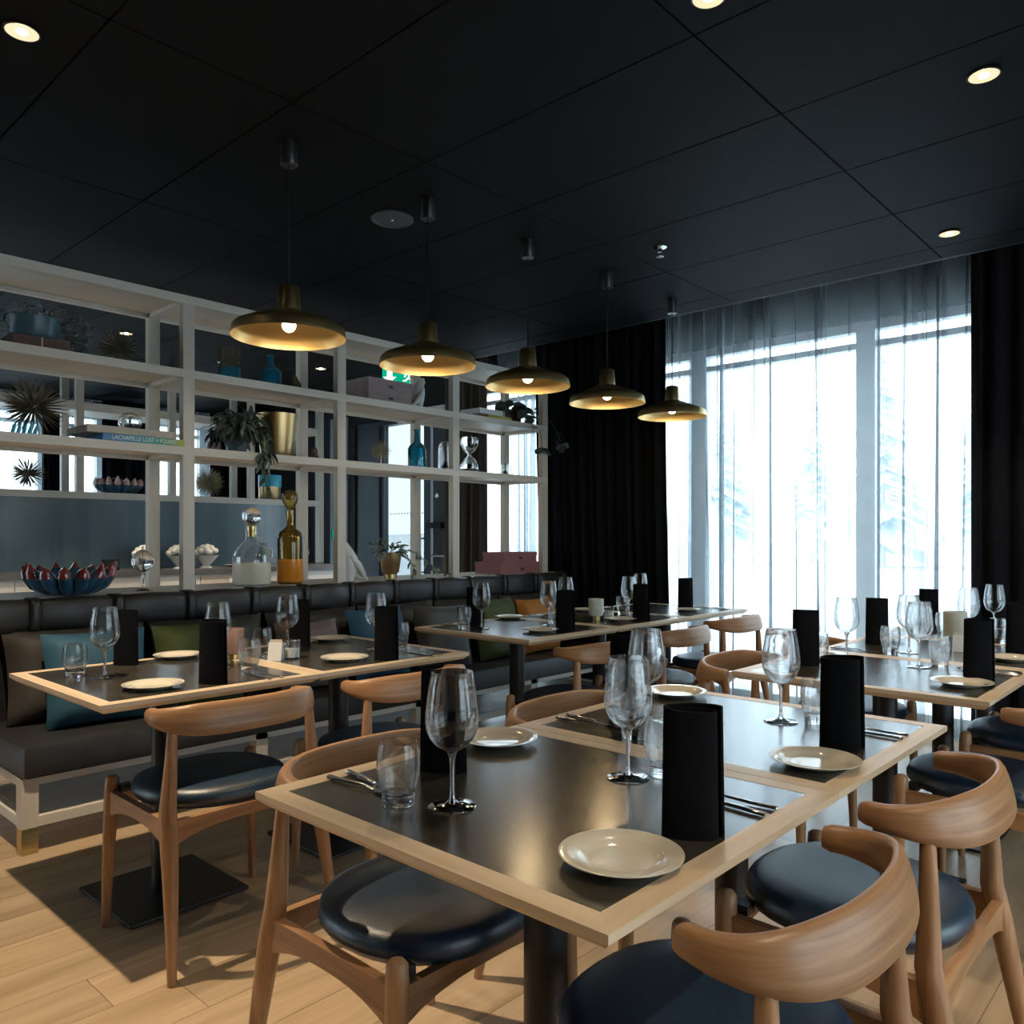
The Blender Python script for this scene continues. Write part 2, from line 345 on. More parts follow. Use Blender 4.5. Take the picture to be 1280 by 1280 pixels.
# oak planks, laid towards the window wall
pw = .185; k = 0; pcache = {}
u = UL
while u < UR-.01:
    v = VF - random.uniform(0, 2.0)
    while v < VW:
        L_ = 2.2; a, b = max(v, VF), min(v+L_, VW)
        if b-a > .05:
            key = round(b-a, 3)
            if key not in pcache:
                mb = MB(); mb.box((0, 0, -.01), (pw-.0014, key-.0014, .02), bev=.0008); pcache[key] = mb.mesh('floor_plank', M['plank'])
            o = bpy.data.objects.new('floor_plank', pcache[key]); COL.objects.link(o); o.parent = fl; o.location = (u+pw/2, (a+b)/2, random.uniform(-.0004, 0))
        v += L_
    u += pw
# walls
def holes_wall(axis, at, thick, a0, a1, z0, z1, holes, m, name):
    """wall of boxes around rectangular openings (a0,a1,z0,z1)"""
    mb = MB(); xs = sorted({a0, a1, *[h[0] for h in holes], *[h[1] for h in holes]})
    def bx(p0, p1, q0, q1):
        if p1-p0 < 1e-4 or q1-q0 < 1e-4: return
        if axis == 'v': mb.box2((p0, at, q0), (p1, at+thick, q1))
        else: mb.box2((at, p0, q0), (at+thick, p1, q1))
    for p0, p1 in zip(xs, xs[1:]):
        hs = sorted([h for h in holes if h[0] <= p0+1e-6 and h[1] >= p1-1e-6], key=lambda h: h[2]); z = z0
        for h in hs: bx(p0, p1, z, h[2]); z = h[3]
        bx(p0, p1, z, z1)
    return struct(mb, name, m)
WIN = [(-3.62, -1.05, .05, 2.62), (-5.55, -4.05, .05, 2.62), (-7.30, -5.62, .0, 2.45)]
holes_wall('v', VW, .25, UL, UR, 0, 3.0, WIN, M['black_wall'], 'wall_back')
WL = [(.9, 2.90, .05, 2.55), (3.0, 3.48, .05, 2.55), (3.86, 4.64, .05, 2.55)]
holes_wall('u', UL-.2, .2, VF, VW, 0, 2.95, WL, M['black_wall'], 'wall_left')
WR_FILL = [(.5, 2.3, .05, 2.55), (2.7, 4.5, .05, 2.55)]  # unseen openings added for cool fill light on the shelving fronts
holes_wall('u', UR, .2, VF, VW, 0, 2.95, WR_FILL, M['black_wall'], 'wall_right')
WF_FILL = [(-8.6, -7.2, .05, 2.55), (-6.8, -5.2, .05, 2.55)]  # unseen openings added to bring daylight into the back room
holes_wall('v', VF-.2, .2, UL, UR, 0, 2.95, WF_FILL, M['black_wall'], 'wall_front')
# blue-grey pier between the door and the far corner
struct(MB().box2((-7.74, VW-.02, 0), (-7.42, VW, 2.55)), 'trim_1', M['teal_wall'])
# ceiling: backing slab, curtain pocket, 1.2 x 0.6 m black panels
ce = struct(MB().box2((UL-.2, VF-.2, 2.95), (UR+.2, VW+.25, 3.05)).box2((UL, 4.73, 2.70), (UR, 4.76, 2.95)), 'ceiling', M['black_wall'])
mb = MB(); mb.box((0, 0, .01), (1.194, .594, .02), bev=.0015); cpm = mb.mesh('ceiling_panel', M['ceil'])
u = -1.22-1.2*7
while u < UR:
    v = .33-.6*5
    while v < 4.6:
        if u+1.2 > UL and v+.6 <= 4.76:
            o = bpy.data.objects.new('ceiling_panel', cpm); COL.objects.link(o); o.parent = ce; o.location = (u+.6, v+.3, 2.70)
        v += .6
    u += 1.2
# last narrow row up to the curtain pocket
mb = MB(); mb.box((0, 0, .01), (1.194, .194, .02), bev=.0015); cpm2 = mb.mesh('ceiling_panel', M['ceil'])
for k in range(10):
    o = bpy.data.objects.new('ceiling_panel', cpm2); COL.objects.link(o); o.parent = ce; o.location = (-1.22-1.2*7+1.2*k+.6, 4.63, 2.70)

# windows ---------------------------------------------------------------
def window(n, a0, a1, z0, z1, mull, axis='v', at=VW+.08, frame=M['frame'], pane=M['pane']):
    fr = tag(bpy.data.objects.new('window_%d' % n, None), kind='structure'); COL.objects.link(fr)
    def bx(mb, p0, p1, q0, q1, d0, d1):
        if axis == 'v': mb.box2((p0, at+d0, q0), (p1, at+d1, q1))
        else: mb.box2((at+d0, p0, q0), (at+d1, p1, q1))
    f = .06
    for nm, (p0, p1, q0, q1) in dict(head=(a0, a1, z1-f, z1), sill=(a0, a1, z0, z0+f), jamb_a=(a0, a0+f, z0+f, z1-f), jamb_b=(a1-f, a1, z0+f, z1-f)).items():
        mb = MB(); bx(mb, p0, p1, q0, q1, -.04, .05); mb.obj(nm.split('_')[0], frame, fr)
    mb = MB(); bx(mb, a0+f, a1-f, z1-.17, z1-.13, -.03, .04); mb.obj('transom', frame, fr)
    for c in mull:
        mb = MB(); bx(mb, c-.06, c+.06, z0+f, z1-f, -.04, .05); mb.obj('mullion', frame, fr)
    e = [a0+f]+[x for c in mull for x in (c-.06, c+.06)]+[a1-f]
    for p0, p1 in zip(e[::2], e[1::2]):
        mb = MB(); bx(mb, p0, p1, z0+f, z1-f, .0, .006); mb.obj('pane', pane, fr)
    return fr
window(1, -3.62, -1.05, .05, 2.62, (-3.08, -1.86))
window(2, -5.55, -4.05, .05, 2.62, ())
for i, (a, b, z0, z1) in enumerate(WL): window(3+i, a, b, z0, z1, (), 'u', UL-.1)
for i, (a, b, z0, z1) in enumerate(WR_FILL): window(6+i, a, b, z0, z1, (), 'u', UR+.1)  # added fill windows, out of view on the right
for i, (a, b, z0, z1) in enumerate(WF_FILL): window(8+i, a, b, z0, z1, (), 'v', VF-.1)  # added fill windows, out of view beside the back room
# glazed entrance door with side light -----------------------------------
dr = tag(bpy.data.objects.new('door_1', None), kind='structure'); COL.objects.link(dr)
DV = VW+.02
for nm, p, q in [('door_frame', (-7.30, 0, 0), (-6.90, .10, 2.45)), ('door_stile', (-6.90, .02, 0), (-6.84, .08, 2.40)), ('door_stile', (-6.20, .02, 0), (-6.10, .08, 2.40)),
                 ('door_frame', (-6.04, 0, 0), (-5.80, .10, 2.45)), ('door_frame', (-5.80, .02, 0), (-5.75, .08, 2.45)), ('door_frame', (-5.66, 0, 0), (-5.62, .10, 2.45)),
                 ('door_head', (-6.90, 0, 2.40), (-5.62, .10, 2.45)), ('door_rail', (-6.84, .02, 0), (-6.20, .08, .14))]:
    MB().box2((p[0], DV+p[1], p[2]), (q[0], DV+q[1], q[2])).obj(nm, M['dark_frame'], dr)
MB().box2((-6.84, DV+.045, .14), (-6.20, DV+.051, 2.40)).obj('pane', M['door_pane'], dr)
MB().box2((-5.75, DV+.045, 0), (-5.66, DV+.051, 2.40)).obj('pane', M['door_pane'], dr)
mb = MB()
for k in range(13): mb.box((-6.80+k*.046, DV+.042, 1.46), (.018, .003, .012))
mb.obj('glass_marking', M['frame'], dr)
MB().tube([(-6.16, DV-.07, .80), (-6.16, DV-.07, 1.15), (-6.16, DV-.07, 1.25)], .013).tube([(-6.16, DV, .86), (-6.16, DV-.07, .86)], .009).tube([(-6.16, DV, 1.2), (-6.16, DV-.07, 1.2)], .009).obj('pull_handle', M['steel'], dr, smooth=True)
MB().tube([(-6.0, DV-.05, 1.03), (-5.45, DV-.05, 1.03)], .016).obj('push_bar', M['steel'], dr, smooth=True)
MB().lathe([(0, 0), (.035, 0), (.03, .03), (0, .035)], 14, Matrix.Translation((-5.95, DV, 1.62)) @ Matrix.Rotation(R(90), 4, 'X')).obj('lock_rose', M['steel'], dr, smooth=True)
MB().box2((-6.08, DV-.06, 1.30), (-5.86, DV, 1.36)).obj('latch_bolt', M['black_plastic'], dr)
MB().box((-6.0, DV-.05, 2.46), (.42, .07, .09), bev=.01).obj('door_closer', M['frame'], dr)
MB().box2((-6.45, DV-.12, 2.36), (-6.05, DV-.10, 2.385)).obj('closer_arm', M['frame'], dr)

# curtains ---------------------------------------------------------------
def curtain(name, a0, a1, z0, z1, at, amp, n, label, m, pleats=0, edge=False, lean=(0, 0), axis='v', seed=1, cat='curtain', group=None):
    rnd = random.Random(seed); NX, NZ = (int(abs(a1-a0)/.005) if pleats else int(n*9)), 14
    pl = [(rnd.random(), rnd.choice((-1, 1))*rnd.uniform(.03, .085), rnd.uniform(.009, .030), rnd.uniform(-.05, .05)) for _ in range(pleats)]
    if edge: pl += [(.955, .10, .010, 0), (.975, -.09, .009, 0), (.99, .08, .008, 0)]
    ph = [rnd.uniform(0, 6.3) for _ in range(6)]; fr = [rnd.uniform(.75, 1.3) for _ in range(3)]
    vs, fs = [], []
    for j in range(NZ+1):
        t = j/NZ; z = z0+(z1-z0)*t
        for i in range(NX+1):
            s = i/NX
            wv = sin(2*pi*n*s*fr[0]+ph[0])+.55*sin(2*pi*n*s*.53*fr[1]+ph[1]+.6*t)+.35*sin(2*pi*n*s*1.9+ph[2]-.4*t)
            d = amp*wv*(1-.45*t)+amp*.25*sin(3*t+ph[3]+s*5)
            for ps, pa, pwd, pdr in pl: d += pa*math.exp(-(((s-ps)*abs(a1-a0)-pdr*(1-t))/pwd)**2)*(1-.35*t)
            x = a0+(a1-a0)*s+.012*sin(2*pi*n*s+ph[4]) + (lean[0]*(1-s)+lean[1]*s)*(1-t)**2
            vs.append((x, at+d, z) if axis == 'v' else (at+d, x, z))
    for j in range(NZ):
        for i in range(NX):
            a = j*(NX+1)+i; fs.append((a, a+1, a+NX+2, a+NX+1))
    o = MB().add(vs, fs).obj(name, m, smooth=True, angle=None); return tag(o, label, cat, group)
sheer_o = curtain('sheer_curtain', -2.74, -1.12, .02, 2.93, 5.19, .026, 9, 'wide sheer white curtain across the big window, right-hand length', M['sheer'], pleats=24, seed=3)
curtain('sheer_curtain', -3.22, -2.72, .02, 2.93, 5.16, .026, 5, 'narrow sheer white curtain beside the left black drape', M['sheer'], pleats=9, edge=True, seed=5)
curtain('black_drape', -4.40, -3.13, .015, 2.93, 5.05, .03, 11, 'long black drape between the shelving and the big window', M['curtain'], lean=(.13, .06), seed=8)
curtain('black_drape', -1.16, .05, .015, 2.93, 5.04, .035, 9, 'long dark drape at the right side of the big window', M['curtain'], seed=9)
curtain('brown_drape', -5.52, -4.98, .015, 2.93, 5.12, .03, 6, 'dark brown drape behind the shelving, right of the glass door', M['brown_curtain'], seed=11)
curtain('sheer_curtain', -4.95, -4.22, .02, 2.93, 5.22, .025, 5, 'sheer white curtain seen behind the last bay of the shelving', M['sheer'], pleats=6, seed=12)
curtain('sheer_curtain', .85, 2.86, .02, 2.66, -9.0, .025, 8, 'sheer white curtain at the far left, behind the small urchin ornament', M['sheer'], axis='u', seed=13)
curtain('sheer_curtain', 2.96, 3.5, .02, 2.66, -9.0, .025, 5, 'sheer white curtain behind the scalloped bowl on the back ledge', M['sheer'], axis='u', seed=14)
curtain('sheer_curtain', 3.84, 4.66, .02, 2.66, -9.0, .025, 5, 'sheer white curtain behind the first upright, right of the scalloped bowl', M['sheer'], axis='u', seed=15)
curtain('black_drape', 2.78, 2.98, .015, 2.66, -8.9, .03, 5, 'black drape between the two far left sheer curtains', M['curtain'], axis='u', seed=16)
curtain('black_drape', 4.53, 5.28, .015, 2.66, -8.9, .03, 6, 'black drape in the far left corner, right of the pale gold urchin', M['curtain'], axis='u', seed=18)
curtain('black_drape', 3.36, 3.90, .015, 2.66, -8.9, .03, 7, 'black drape right behind the scalloped bowl on the back ledge', M['curtain'], axis='u', seed=17)

# outside -----------------------------------------------------------------
tag(MB().box2((-90, VW+.3, -.25), (60, 160, -.15)).box2((-90, -60, -.25), (UL-.3, VW+.3, -.15)).box2((UR+.3, -60, -.25), (60, VW+.3, -.15)).box2((UL-.3, -60, -.25), (UR+.3, VF-.3, -.15)).obj('ground', M['snow']), kind='structure')
def conifer(h, seed):
    rnd = random.Random(seed); mb = MB()
    for k in range(230):
        t = rnd.random()**.8; z = h*(.08+.9*t); r = h*.23*(1-t)*rnd.uniform(.5, 1.05)+.1; a = rnd.uniform(0, 2*pi); d = Vector((cos(a), sin(a), 0)); q = Vector((-sin(a), cos(a), 0))
        wv = r*.30+.08
        mb.add([d*.02+Vector((0, 0, z+.12*r)), d*r*.6+q*wv+Vector((0, 0, z-.1*r)), d*r+Vector((0, 0, z-.4*r)), d*r*.6-q*wv+Vector((0, 0, z-.1*r))], [(0, 1, 2, 3)])
    return mb
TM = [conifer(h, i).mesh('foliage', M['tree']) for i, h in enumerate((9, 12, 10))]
TK = MB().tube([(0, 0, -.2), (0, 0, 2), (0, 0, 8)], [.16, .13, .04], 7).mesh('trunk', M['bark'])
for i, (x, y, s, lab) in enumerate([(-30, 44, 1.0, 'pale conifer outside, faint behind the left part of the sheer curtain'), (-21, 40, .85, 'pale conifer outside, just left of the middle of the big window'),
        (-17.5, 43, 1.05, 'pale conifer outside, faint in the middle of the big window'), (-12.3, 38, 1.25, 'tallest pale conifer outside, right of the window middle'),
        (-8.8, 40, .8, 'small pale conifer outside, near the right edge of the big window'), (-25, 48, 1.15, 'pale conifer outside, between the two leftmost trees')]):
    t = thing('conifer', lab, 'tree', (x, y, -.15), i*1.3); t.scale = (s, s, s)
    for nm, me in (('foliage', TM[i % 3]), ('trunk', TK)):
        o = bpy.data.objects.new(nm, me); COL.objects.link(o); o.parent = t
car = thing('car', 'white car parked outside, faint through the glass door', 'car', (-14.6, 12.4, -.15), R(35))
prof = [(-2.1, .35), (-2.05, .75), (-1.2, .88), (-.75, 1.40), (.75, 1.45), (1.45, .92), (2.0, .80), (2.1, .4)]
def slab(pr, hw): n = len(pr); return [(x, -hw, z) for x, z in pr]+[(x, hw, z) for x, z in pr], [tuple(range(n)), tuple(reversed(range(n, 2*n)))]+[(i, n+i, n+(i+1) % n, (i+1) % n) for i in range(n)]
MB().add(*slab(prof, .85)).obj('body', M['car_paint'], car)
MB().add(*slab([(-1.1, .9), (-.72, 1.34), (.7, 1.38), (1.25, .93)], .86)).obj('side_glass', M['frame'], car)
for x in (-1.3, 1.3):
    for y in (-.75, .75): MB().lathe([(0, -.1), (.32, -.1), (.32, .1), (0, .1)], 16, Matrix.Translation((x, y, .32)) @ Matrix.Rotation(R(90), 4, 'X')).obj('wheel', M['black_plastic'], car)

# ================================================================== ceiling fittings
def mk_downlight():
    t = thing('downlight', '', 'ceiling light', group='recessed ceiling downlights')
    MB().lathe([(.047, 0), (.050, -.006), (.047, -.0085), (.044, -.0075)], 28).obj('trim_ring', M['black_plastic'], t, smooth=True)
    MB().lathe([(.045, -.0075), (.034, -.004), (.020, -.002), (.0, -.0015)], 28).obj('reflector', M['dl_ring'], t, smooth=True)
    MB().sphere((0, 0, -.006), .016, 14, 8, (1, 1, .35)).obj('lamp', M['dl_glow'], t, smooth=True)
    return t
DLP = Proto(mk_downlight)
for (x, y), lab in zip(DOWNLIGHTS, ['lit round downlight in the top left corner of the ceiling', 'lit downlight cut by the top edge of the picture', 'lit round downlight near the top right corner of the ceiling',
        'small lit downlight near the right drape and big window', 'lit downlight far back, seen above the urchin on the top shelf'] + ['added fill downlight behind the camera, left of it', 'added fill downlight right of the camera', 'added fill downlight far behind the camera', 'added fill downlight right of the picture, near the right wall', 'added back-room fill downlight left of the picture', 'added back-room fill downlight hidden behind the shelving top']):
    DLP(lab, (x, y, 2.70))
t = thing('ceiling_speaker', 'round grey speaker grille in the black ceiling between two pendants', 'speaker', (-2.957, 2.40, 2.70))
MB().lathe([(.098, 0), (.100, -.008), (.088, -.008), (.086, -.004)], 28).obj('rim', M['speaker'], t, smooth=True)
MB().lathe([(0, -.007), (.087, -.004)], 28).obj('grille', M['speaker'], t, smooth=True)
MB().sphere((0, 0, -.008), .007).obj('badge', M['steel'], t, smooth=True)
t = thing('sprinkler', 'small chrome sprinkler head under the black ceiling', 'sprinkler', (-2.233, 3.557, 2.70))
MB().lathe([(.035, 0), (.035, -.006), (.012, -.008), (.012, -.03), (0, -.03)], 16).obj('body', M['steel'], t, smooth=True)
MB().lathe([(0, -.05), (.022, -.05), (.022, -.053), (0, -.053)], 12).box((.009, 0, -.04), (.003, .004, .022)).box((-.009, 0, -.04), (.003, .004, .022)).obj('deflector', M['steel'], t)
# pendants
def mk_pendant():
    t = thing('pendant_lamp', '', 'pendant lamp', group='brass pendant lamps over the bench tables')
    MB().lathe([(0, 0), (.032, 0), (.032, -.085), (.029, -.09), (0, -.09)], 20).obj('canopy', M['black_plastic'], t, smooth=True)
    MB().tube([(0, 0, -.09), (0, 0, -.55)], .0032, 6).obj('cord', M['black_plastic'], t)
    MB().lathe([(0, -.545), (.034, -.545), (.038, -.55), (.046, -.635), (.060, -.645)], 28).obj('neck', M['brass'], t, smooth=True)
    MB().lathe([(.046, -.634), (.10, -.655), (.17, -.680), (.196, -.692), (.207, -.703), (.213, -.735), (.210, -.736), (.203, -.705), (.193, -.695), (.165, -.683), (.10, -.659), (.02, -.640)], 48).obj('shade', [M['brass_in']], t, smooth=True)
    MB().lathe([(0, -.62), (.02, -.62), (.022, -.665), (0, -.665)], 14).obj('lamp_holder', M['black_plastic'], t, smooth=True)
    MB().sphere((0, 0, -.690), .026).obj('bulb', M['bulb'], t, smooth=True)
    return t
PEN = Proto(mk_pendant)
for i, (v, lab) in enumerate(zip((1.675, 2.37, 3.035, 3.71, 4.40), ['largest, nearest brass pendant lamp, left in the row', 'second brass pendant lamp from the left, over the bench', 'middle brass pendant lamp in the row of five', 'fourth brass pendant lamp from the left, before the black drape', 'farthest brass pendant lamp, beside the sheer curtain'])):
    PEN(lab, (-2.675, v, 2.70))
    d = bpy.data.lights.new('pendant_bulb_light', 'POINT'); d.energy = 2.5; d.color = (1, .72, .40); d.shadow_soft_size = .03
    o = bpy.data.objects.new('pendant_bulb_light', d); COL.objects.link(o); o.location = (-2.675, v, 2.70-.735)

# ================================================================== shelving divider
SU = -4.026; SB = -4.43; PW = .06
ZB, Z3, Z2, ZT = .9406, 1.676, 2.072, 2.452
POSTS = [1.022+.945*k for k in range(-1, 5)]            # right faces at 2.02, 2.967, 3.912, 4.857
POSTS = [v for v in POSTS if v > 0]
un = thing('shelving_unit', 'tall open pale wood shelving divider standing behind the bench', 'shelving', (0, 0, 0))
for v in POSTS:
    for uu in (SU, SB):
        MB().box2((uu, v-PW, ZB), (uu-PW*.75, v, ZT)).obj('post', M['greige_z'], un)
for z in (ZT, Z2, Z3):
    MB().box2((SU+.001, POSTS[0]-.3, z-.042), (SU-.03, POSTS[-1]+.0, z)).obj('front_rail', M['greige'], un)
    MB().box2((SB-.02, POSTS[0]-.3, z-.042), (SB-.05, POSTS[-1]+.0, z)).obj('back_rail', M['greige'], un)
    for a, b in zip([POSTS[0]-.36]+POSTS, POSTS): MB().box2((SU-.03, a+.001, z-.020), (SB-.02, b-PW-.001 if b != a else b, z-.001)).obj('shelf_board', M['greige'], un)
    for v in POSTS: MB().box2((SU-.03, v-PW, z-.042), (SB-.02, v, z-.0005)).obj('cross_rail', M['greige'], un)
MB().box2((SU+.012, POSTS[0]-.4, ZB-.035), (SB-.06, 4.93, ZB)).obj('sill_board', M['greige'], un)
MB().box2((SB+.02, POSTS[0]-.4, .40), (SB-.02, 4.93, ZB-.035)).obj('back_panel', M['black_wall'], un)
MB().box2((SU-.02, POSTS[0]-.4, .55), (SU-.04, 4.93, ZB-.035)).obj('front_panel', M['black_wall'], un)

# ---- back sideboard, teal panel and back shelving
sb = thing('sideboard', 'long white sideboard with grey worktop along the back wall', 'sideboard', (0, 0, 0))
MB().box2((-7.19, .2, .0), (-6.56, 4.72, .08)).obj('plinth', M['black_wall'], sb)
MB().box2((-7.19, .2, .08), (-6.52, 4.74, .905)).obj('body', M['white'], sb)
MB().box2((-7.195, .18, .905), (-6.49, 4.76, .945)).obj('worktop', M['counter'], sb)
e = [.2, .75, 1.3, 1.85, 2.37, 2.88, 3.23, 3.58, 4.16, 4.74]
for i, (a, b) in enumerate(zip(e, e[1:])):
    d = MB().box((-6.512, (a+b)/2, .49), (.018, b-a-.006, .80), bev=.002).obj('cabinet_door', M['greige_z'] if i == 6 else M['white'], sb)
    if i == 6: MB().box((-6.50, b-.06, .83), (.006, .07, .05)).obj('power_socket', M['frame'], d); continue
    y = b-.06 if i % 2 else a+.06
    MB().tube([(-6.503, y, .74), (-6.475, y, .745), (-6.475, y, .85), (-6.503, y, .855)], .006, 8).obj('handle', M['steel'], d, smooth=True)
tag(MB().box2((-7.26, .2, 0), (-7.20, 4.52, 1.535)).obj('splashback_panel', M['teal_panel']), 'glossy teal panel behind the sideboard worktop', 'panel')
bs = thing('back_shelving', 'pale wood back shelving above the teal panel', 'shelving', (0, 0, 0))
BV = [.21+.785*k for k in range(0, 7)]   # 2.565, 3.35, 4.135, 4.92
for v in BV:
    if v < 4.9: MB().box2((-7.26, v-.06, 1.59), (-7.21, v, 2.70)).obj('post', M['greige_z'], bs)
    MB().box2((-7.60, v-.06, 1.59), (-7.55, v, 2.70)).obj('post', M['greige_z'], bs)
MB().box2((-7.26, 4.86, .945), (-7.20, 4.925, 2.70)).obj('end_post', M['greige_z'], bs)
MB().box2((-7.61, .2, 1.535), (-7.195, 4.86, 1.592)).obj('ledge_board', M['greige'], bs)
MB().box2((-7.255, .2, 2.275), (-7.215, 4.86, 2.345)).obj('front_rail', M['greige'], bs)
MB().box2((-7.60, .2, 2.275), (-7.255, 4.86, 2.30)).obj('shelf_board', M['greige'], bs)

# ================================================================== bench
bn = thing('bench', 'long dark leather bench on a pale wood frame along the shelving', 'bench', (0, 0, 0))
B0, B1 = 1.00, 4.92; BF, BB = -3.44, -4.0
MB().box(((BF+BB)/2-.0, (B0+B1)/2, .352), (BB-BF and abs(BB-BF)+.05, B1-B0, .125), bev=.022).obj('seat_cushion', M['bench_leather'], bn, smooth=True)
for v in (B0, 1.98, 2.96, 3.94, B1-.06):
    for uu in (BF, BB+.06):
        lg = MB().box2((uu, v, .1), (uu-.06, v+.06, .29)).obj('leg', M['greige_z'], bn)
        MB().box2((uu-.001, v+.001, 0), (uu-.059, v+.059, .10)).obj('brass_foot', M['brass'], lg)
for uu in (BF, BB+.045):
    MB().box2((uu, B0+.06, .262), (uu-.045, B1-.06, .289)).obj('top_rail', M['greige'], bn)
    MB().box2((uu-.005, B0+.06, .10), (uu-.045, B1-.06, .138)).obj('lower_rail', M['greige'], bn)
for v in (B0, B1-.06):
    MB().box2((BF-.06, v+.005, .255), (BB+.06, v+.05, .289)).obj('side_rail', M['greige'], bn)
    MB().box2((BF-.06, v+.005, .10), (BB+.06, v+.05, .138)).obj('side_rail', M['greige'], bn)
MB().box2((BF-.045, B0+.05, .112), (-3.95, B1-.05, .126)).obj('lower_shelf', M['frame'], bn)
MB().box2((-3.99, B0, .30), (-4.035, B1, .80)).obj('back_board', M['black_wall'], bn)

def soft_box(w, h, d, name, m, seed=0, puff=.5, n=12, corner=.06):
    """pillow in the local x-z plane (x width, z height from 0), puffed along y"""
    rnd = random.Random(seed); a = [rnd.uniform(-1, 1) for _ in range(6)]
    vs, fs = [], []
    for side in (-1, 1):
        for j in range(n+1):
            for i in range(n+1):
                x, z = 2*i/n-1, 2*j/n-1
                px = x*(1-corner*(1-abs(x))*0-corner*.9*(1-z*z)*abs(x)); pz = z*(1-corner*.9*(1-x*x)*abs(z))
                th = (max(0, (1-x**4)*(1-z**4)))**puff
                th *= 1+.06*sin(5*x+a[0]*3)*sin(4*z+a[1]*3)
                vs.append((px*w/2, side*d/2*th, (pz+1)*h/2))
        b = 0 if side == -1 else (n+1)**2
        for j in range(n):
            for i in range(n):
                q = (b+j*(n+1)+i, b+j*(n+1)+i+1, b+(j+1)*(n+1)+i+1, b+(j+1)*(n+1)+i); fs.append(q if side == -1 else q[::-1])
    return MB().add(vs, fs).mesh(name, m, smooth=True)
def cushion(name, label, cat, v, uu, z, w, h, d, m, tilt=12, yaw=0, seed=0, roll=0, group=None):
    o = bpy.data.objects.new(name, soft_box(w, h, d, name, m, seed)); COL.objects.link(o)
    o.matrix_world = Matrix.Translation((uu, v, z)) @ Matrix.Rotation(R(90+yaw), 4, 'Z') @ Matrix.Rotation(R(-tilt), 4, 'X') @ Matrix.Rotation(R(roll), 4, 'Y')
    return tag(o, label, cat, group)
# grey-brown back cushions in a row
for i, (v, wd, lab) in enumerate([(1.36, .60, 'large grey-brown back cushion at the near end of the bench'), (1.98, .60, 'large grey-brown back cushion behind the olive pillow'), (2.60, .60, 'large grey-brown back cushion behind the mauve pillow'),
        (3.21, .60, 'large grey-brown back cushion beside the slate pillow'), (3.82, .60, 'large grey-brown back cushion behind the green pillow'), (4.43, .60, 'large dark back cushion at the far end of the bench')]):
    cushion('back_cushion', lab, 'cushion', v, -3.84, .418, wd, .40, .17, M['pillow_grey'], tilt=11, seed=i, group='grey back cushions along the bench')
# bolsters hung over the sill with straps
BST = [1.19, 1.54, 1.89, 2.24, 2.56, 2.87, 3.20, 3.53, 3.86, 4.19, 4.52, 4.86]
def mk_bolster():
    t = thing('bolster', '', 'bolster', group='leather bolsters along the bench back')
    L_ = .325; n = 18
    P = [(0, -L_/2, 0), (0, -L_/2+.006, 0), (0, -L_/2+.02, 0), (0, 0, 0), (0, L_/2-.02, 0), (0, L_/2-.006, 0), (0, L_/2, 0)]; rr = [.035, .052, .062, .066, .062, .052, .035]
    MB().sweep(P, lambda i: [(rr[i]*.80*math.copysign(abs(cos(2*pi*k/n))**.6, cos(2*pi*k/n)), rr[i]*math.copysign(abs(sin(2*pi*k/n))**.6, sin(2*pi*k/n))*1.12) for k in range(n)]).obj('roll', M['bench_leather'], t, smooth=True, angle=60)
    sq = lambda q: math.copysign(abs(q)**.6, q)
    arc = [(.056*sq(cos(R(a))), .170, .0765*sq(sin(R(a)))) for a in range(-70, 200, 15)]
    vs, fs = [], []
    for k, (x, y, z) in enumerate(arc): vs += [(x, y-.022, z), (x, y+.022, z)]
    for k in range(len(arc)-1): fs.append((2*k, 2*k+1, 2*k+3, 2*k+2))
    o = MB().add(vs, fs).obj('strap', M['strap'], t, smooth=True); md = o.modifiers.new('thickness', 'SOLIDIFY'); md.thickness = .005
    return t
BOL = Proto(mk_bolster)
for i, (a, b) in enumerate(zip([.86]+BST, BST)):
    BOL(['dark leather bolster at the left picture edge, under the petal bowl', 'dark leather bolster under the glass radiometer', 'dark leather bolster just before the first upright', 'dark leather bolster under the clear decanter', 'dark leather bolster under the amber bottle',
         'dark leather bolster just before the second upright', 'dark leather bolster under the white bird by the gold pot', 'dark leather bolster under the small gold pot', 'dark leather bolster right of the gold pot with trailing leaves', 'dark leather bolster before the rose boxes',
         'dark leather bolster under the rose boxes', 'farthest dark leather bolster, beside the black drape'][i], (-3.945, (a+b)/2-.0, .872), 0, (1, (b-a)/.345, 1))
# scatter pillows
cushion('teal_pillow', 'teal pillow at the near end of the bench, behind the tumbler', 'pillow', 1.36, -3.63, .418, .42, .40, .15, M['teal'], tilt=14, yaw=-4, seed=20)
cushion('teal_pillow', 'teal pillow behind the aisle napkin of the second bench table', 'pillow', 2.90, -3.64, .418, .42, .40, .15, M['teal'], tilt=14, yaw=5, seed=21)
cushion('olive_pillow', 'olive green pillow left of the aisle napkin on the near bench table', 'pillow', 1.82, -3.63, .418, .42, .40, .15, M['olive'], tilt=13, yaw=3, seed=22)
cushion('mauve_pillow', 'mauve pillow behind the second bench table', 'pillow', 2.42, -3.63, .418, .38, .36, .15, M['mauve'], tilt=12, seed=23)
cushion('slate_pillow', 'crumpled slate grey pillow left of the green one', 'pillow', 3.34, -3.60, .430, .40, .38, .15, M['pillow_slate'], tilt=16, yaw=-6, seed=24, roll=3)
cushion('green_pillow', 'moss green pillow at the far bench table', 'pillow', 3.86, -3.63, .418, .42, .40, .16, M['olive'], tilt=14, yaw=4, seed=25)
cushion('orange_pillow', 'orange pillow in the far corner of the bench', 'pillow', 4.28, -3.63, .418, .38, .38, .15, M['orange'], tilt=14, seed=26)

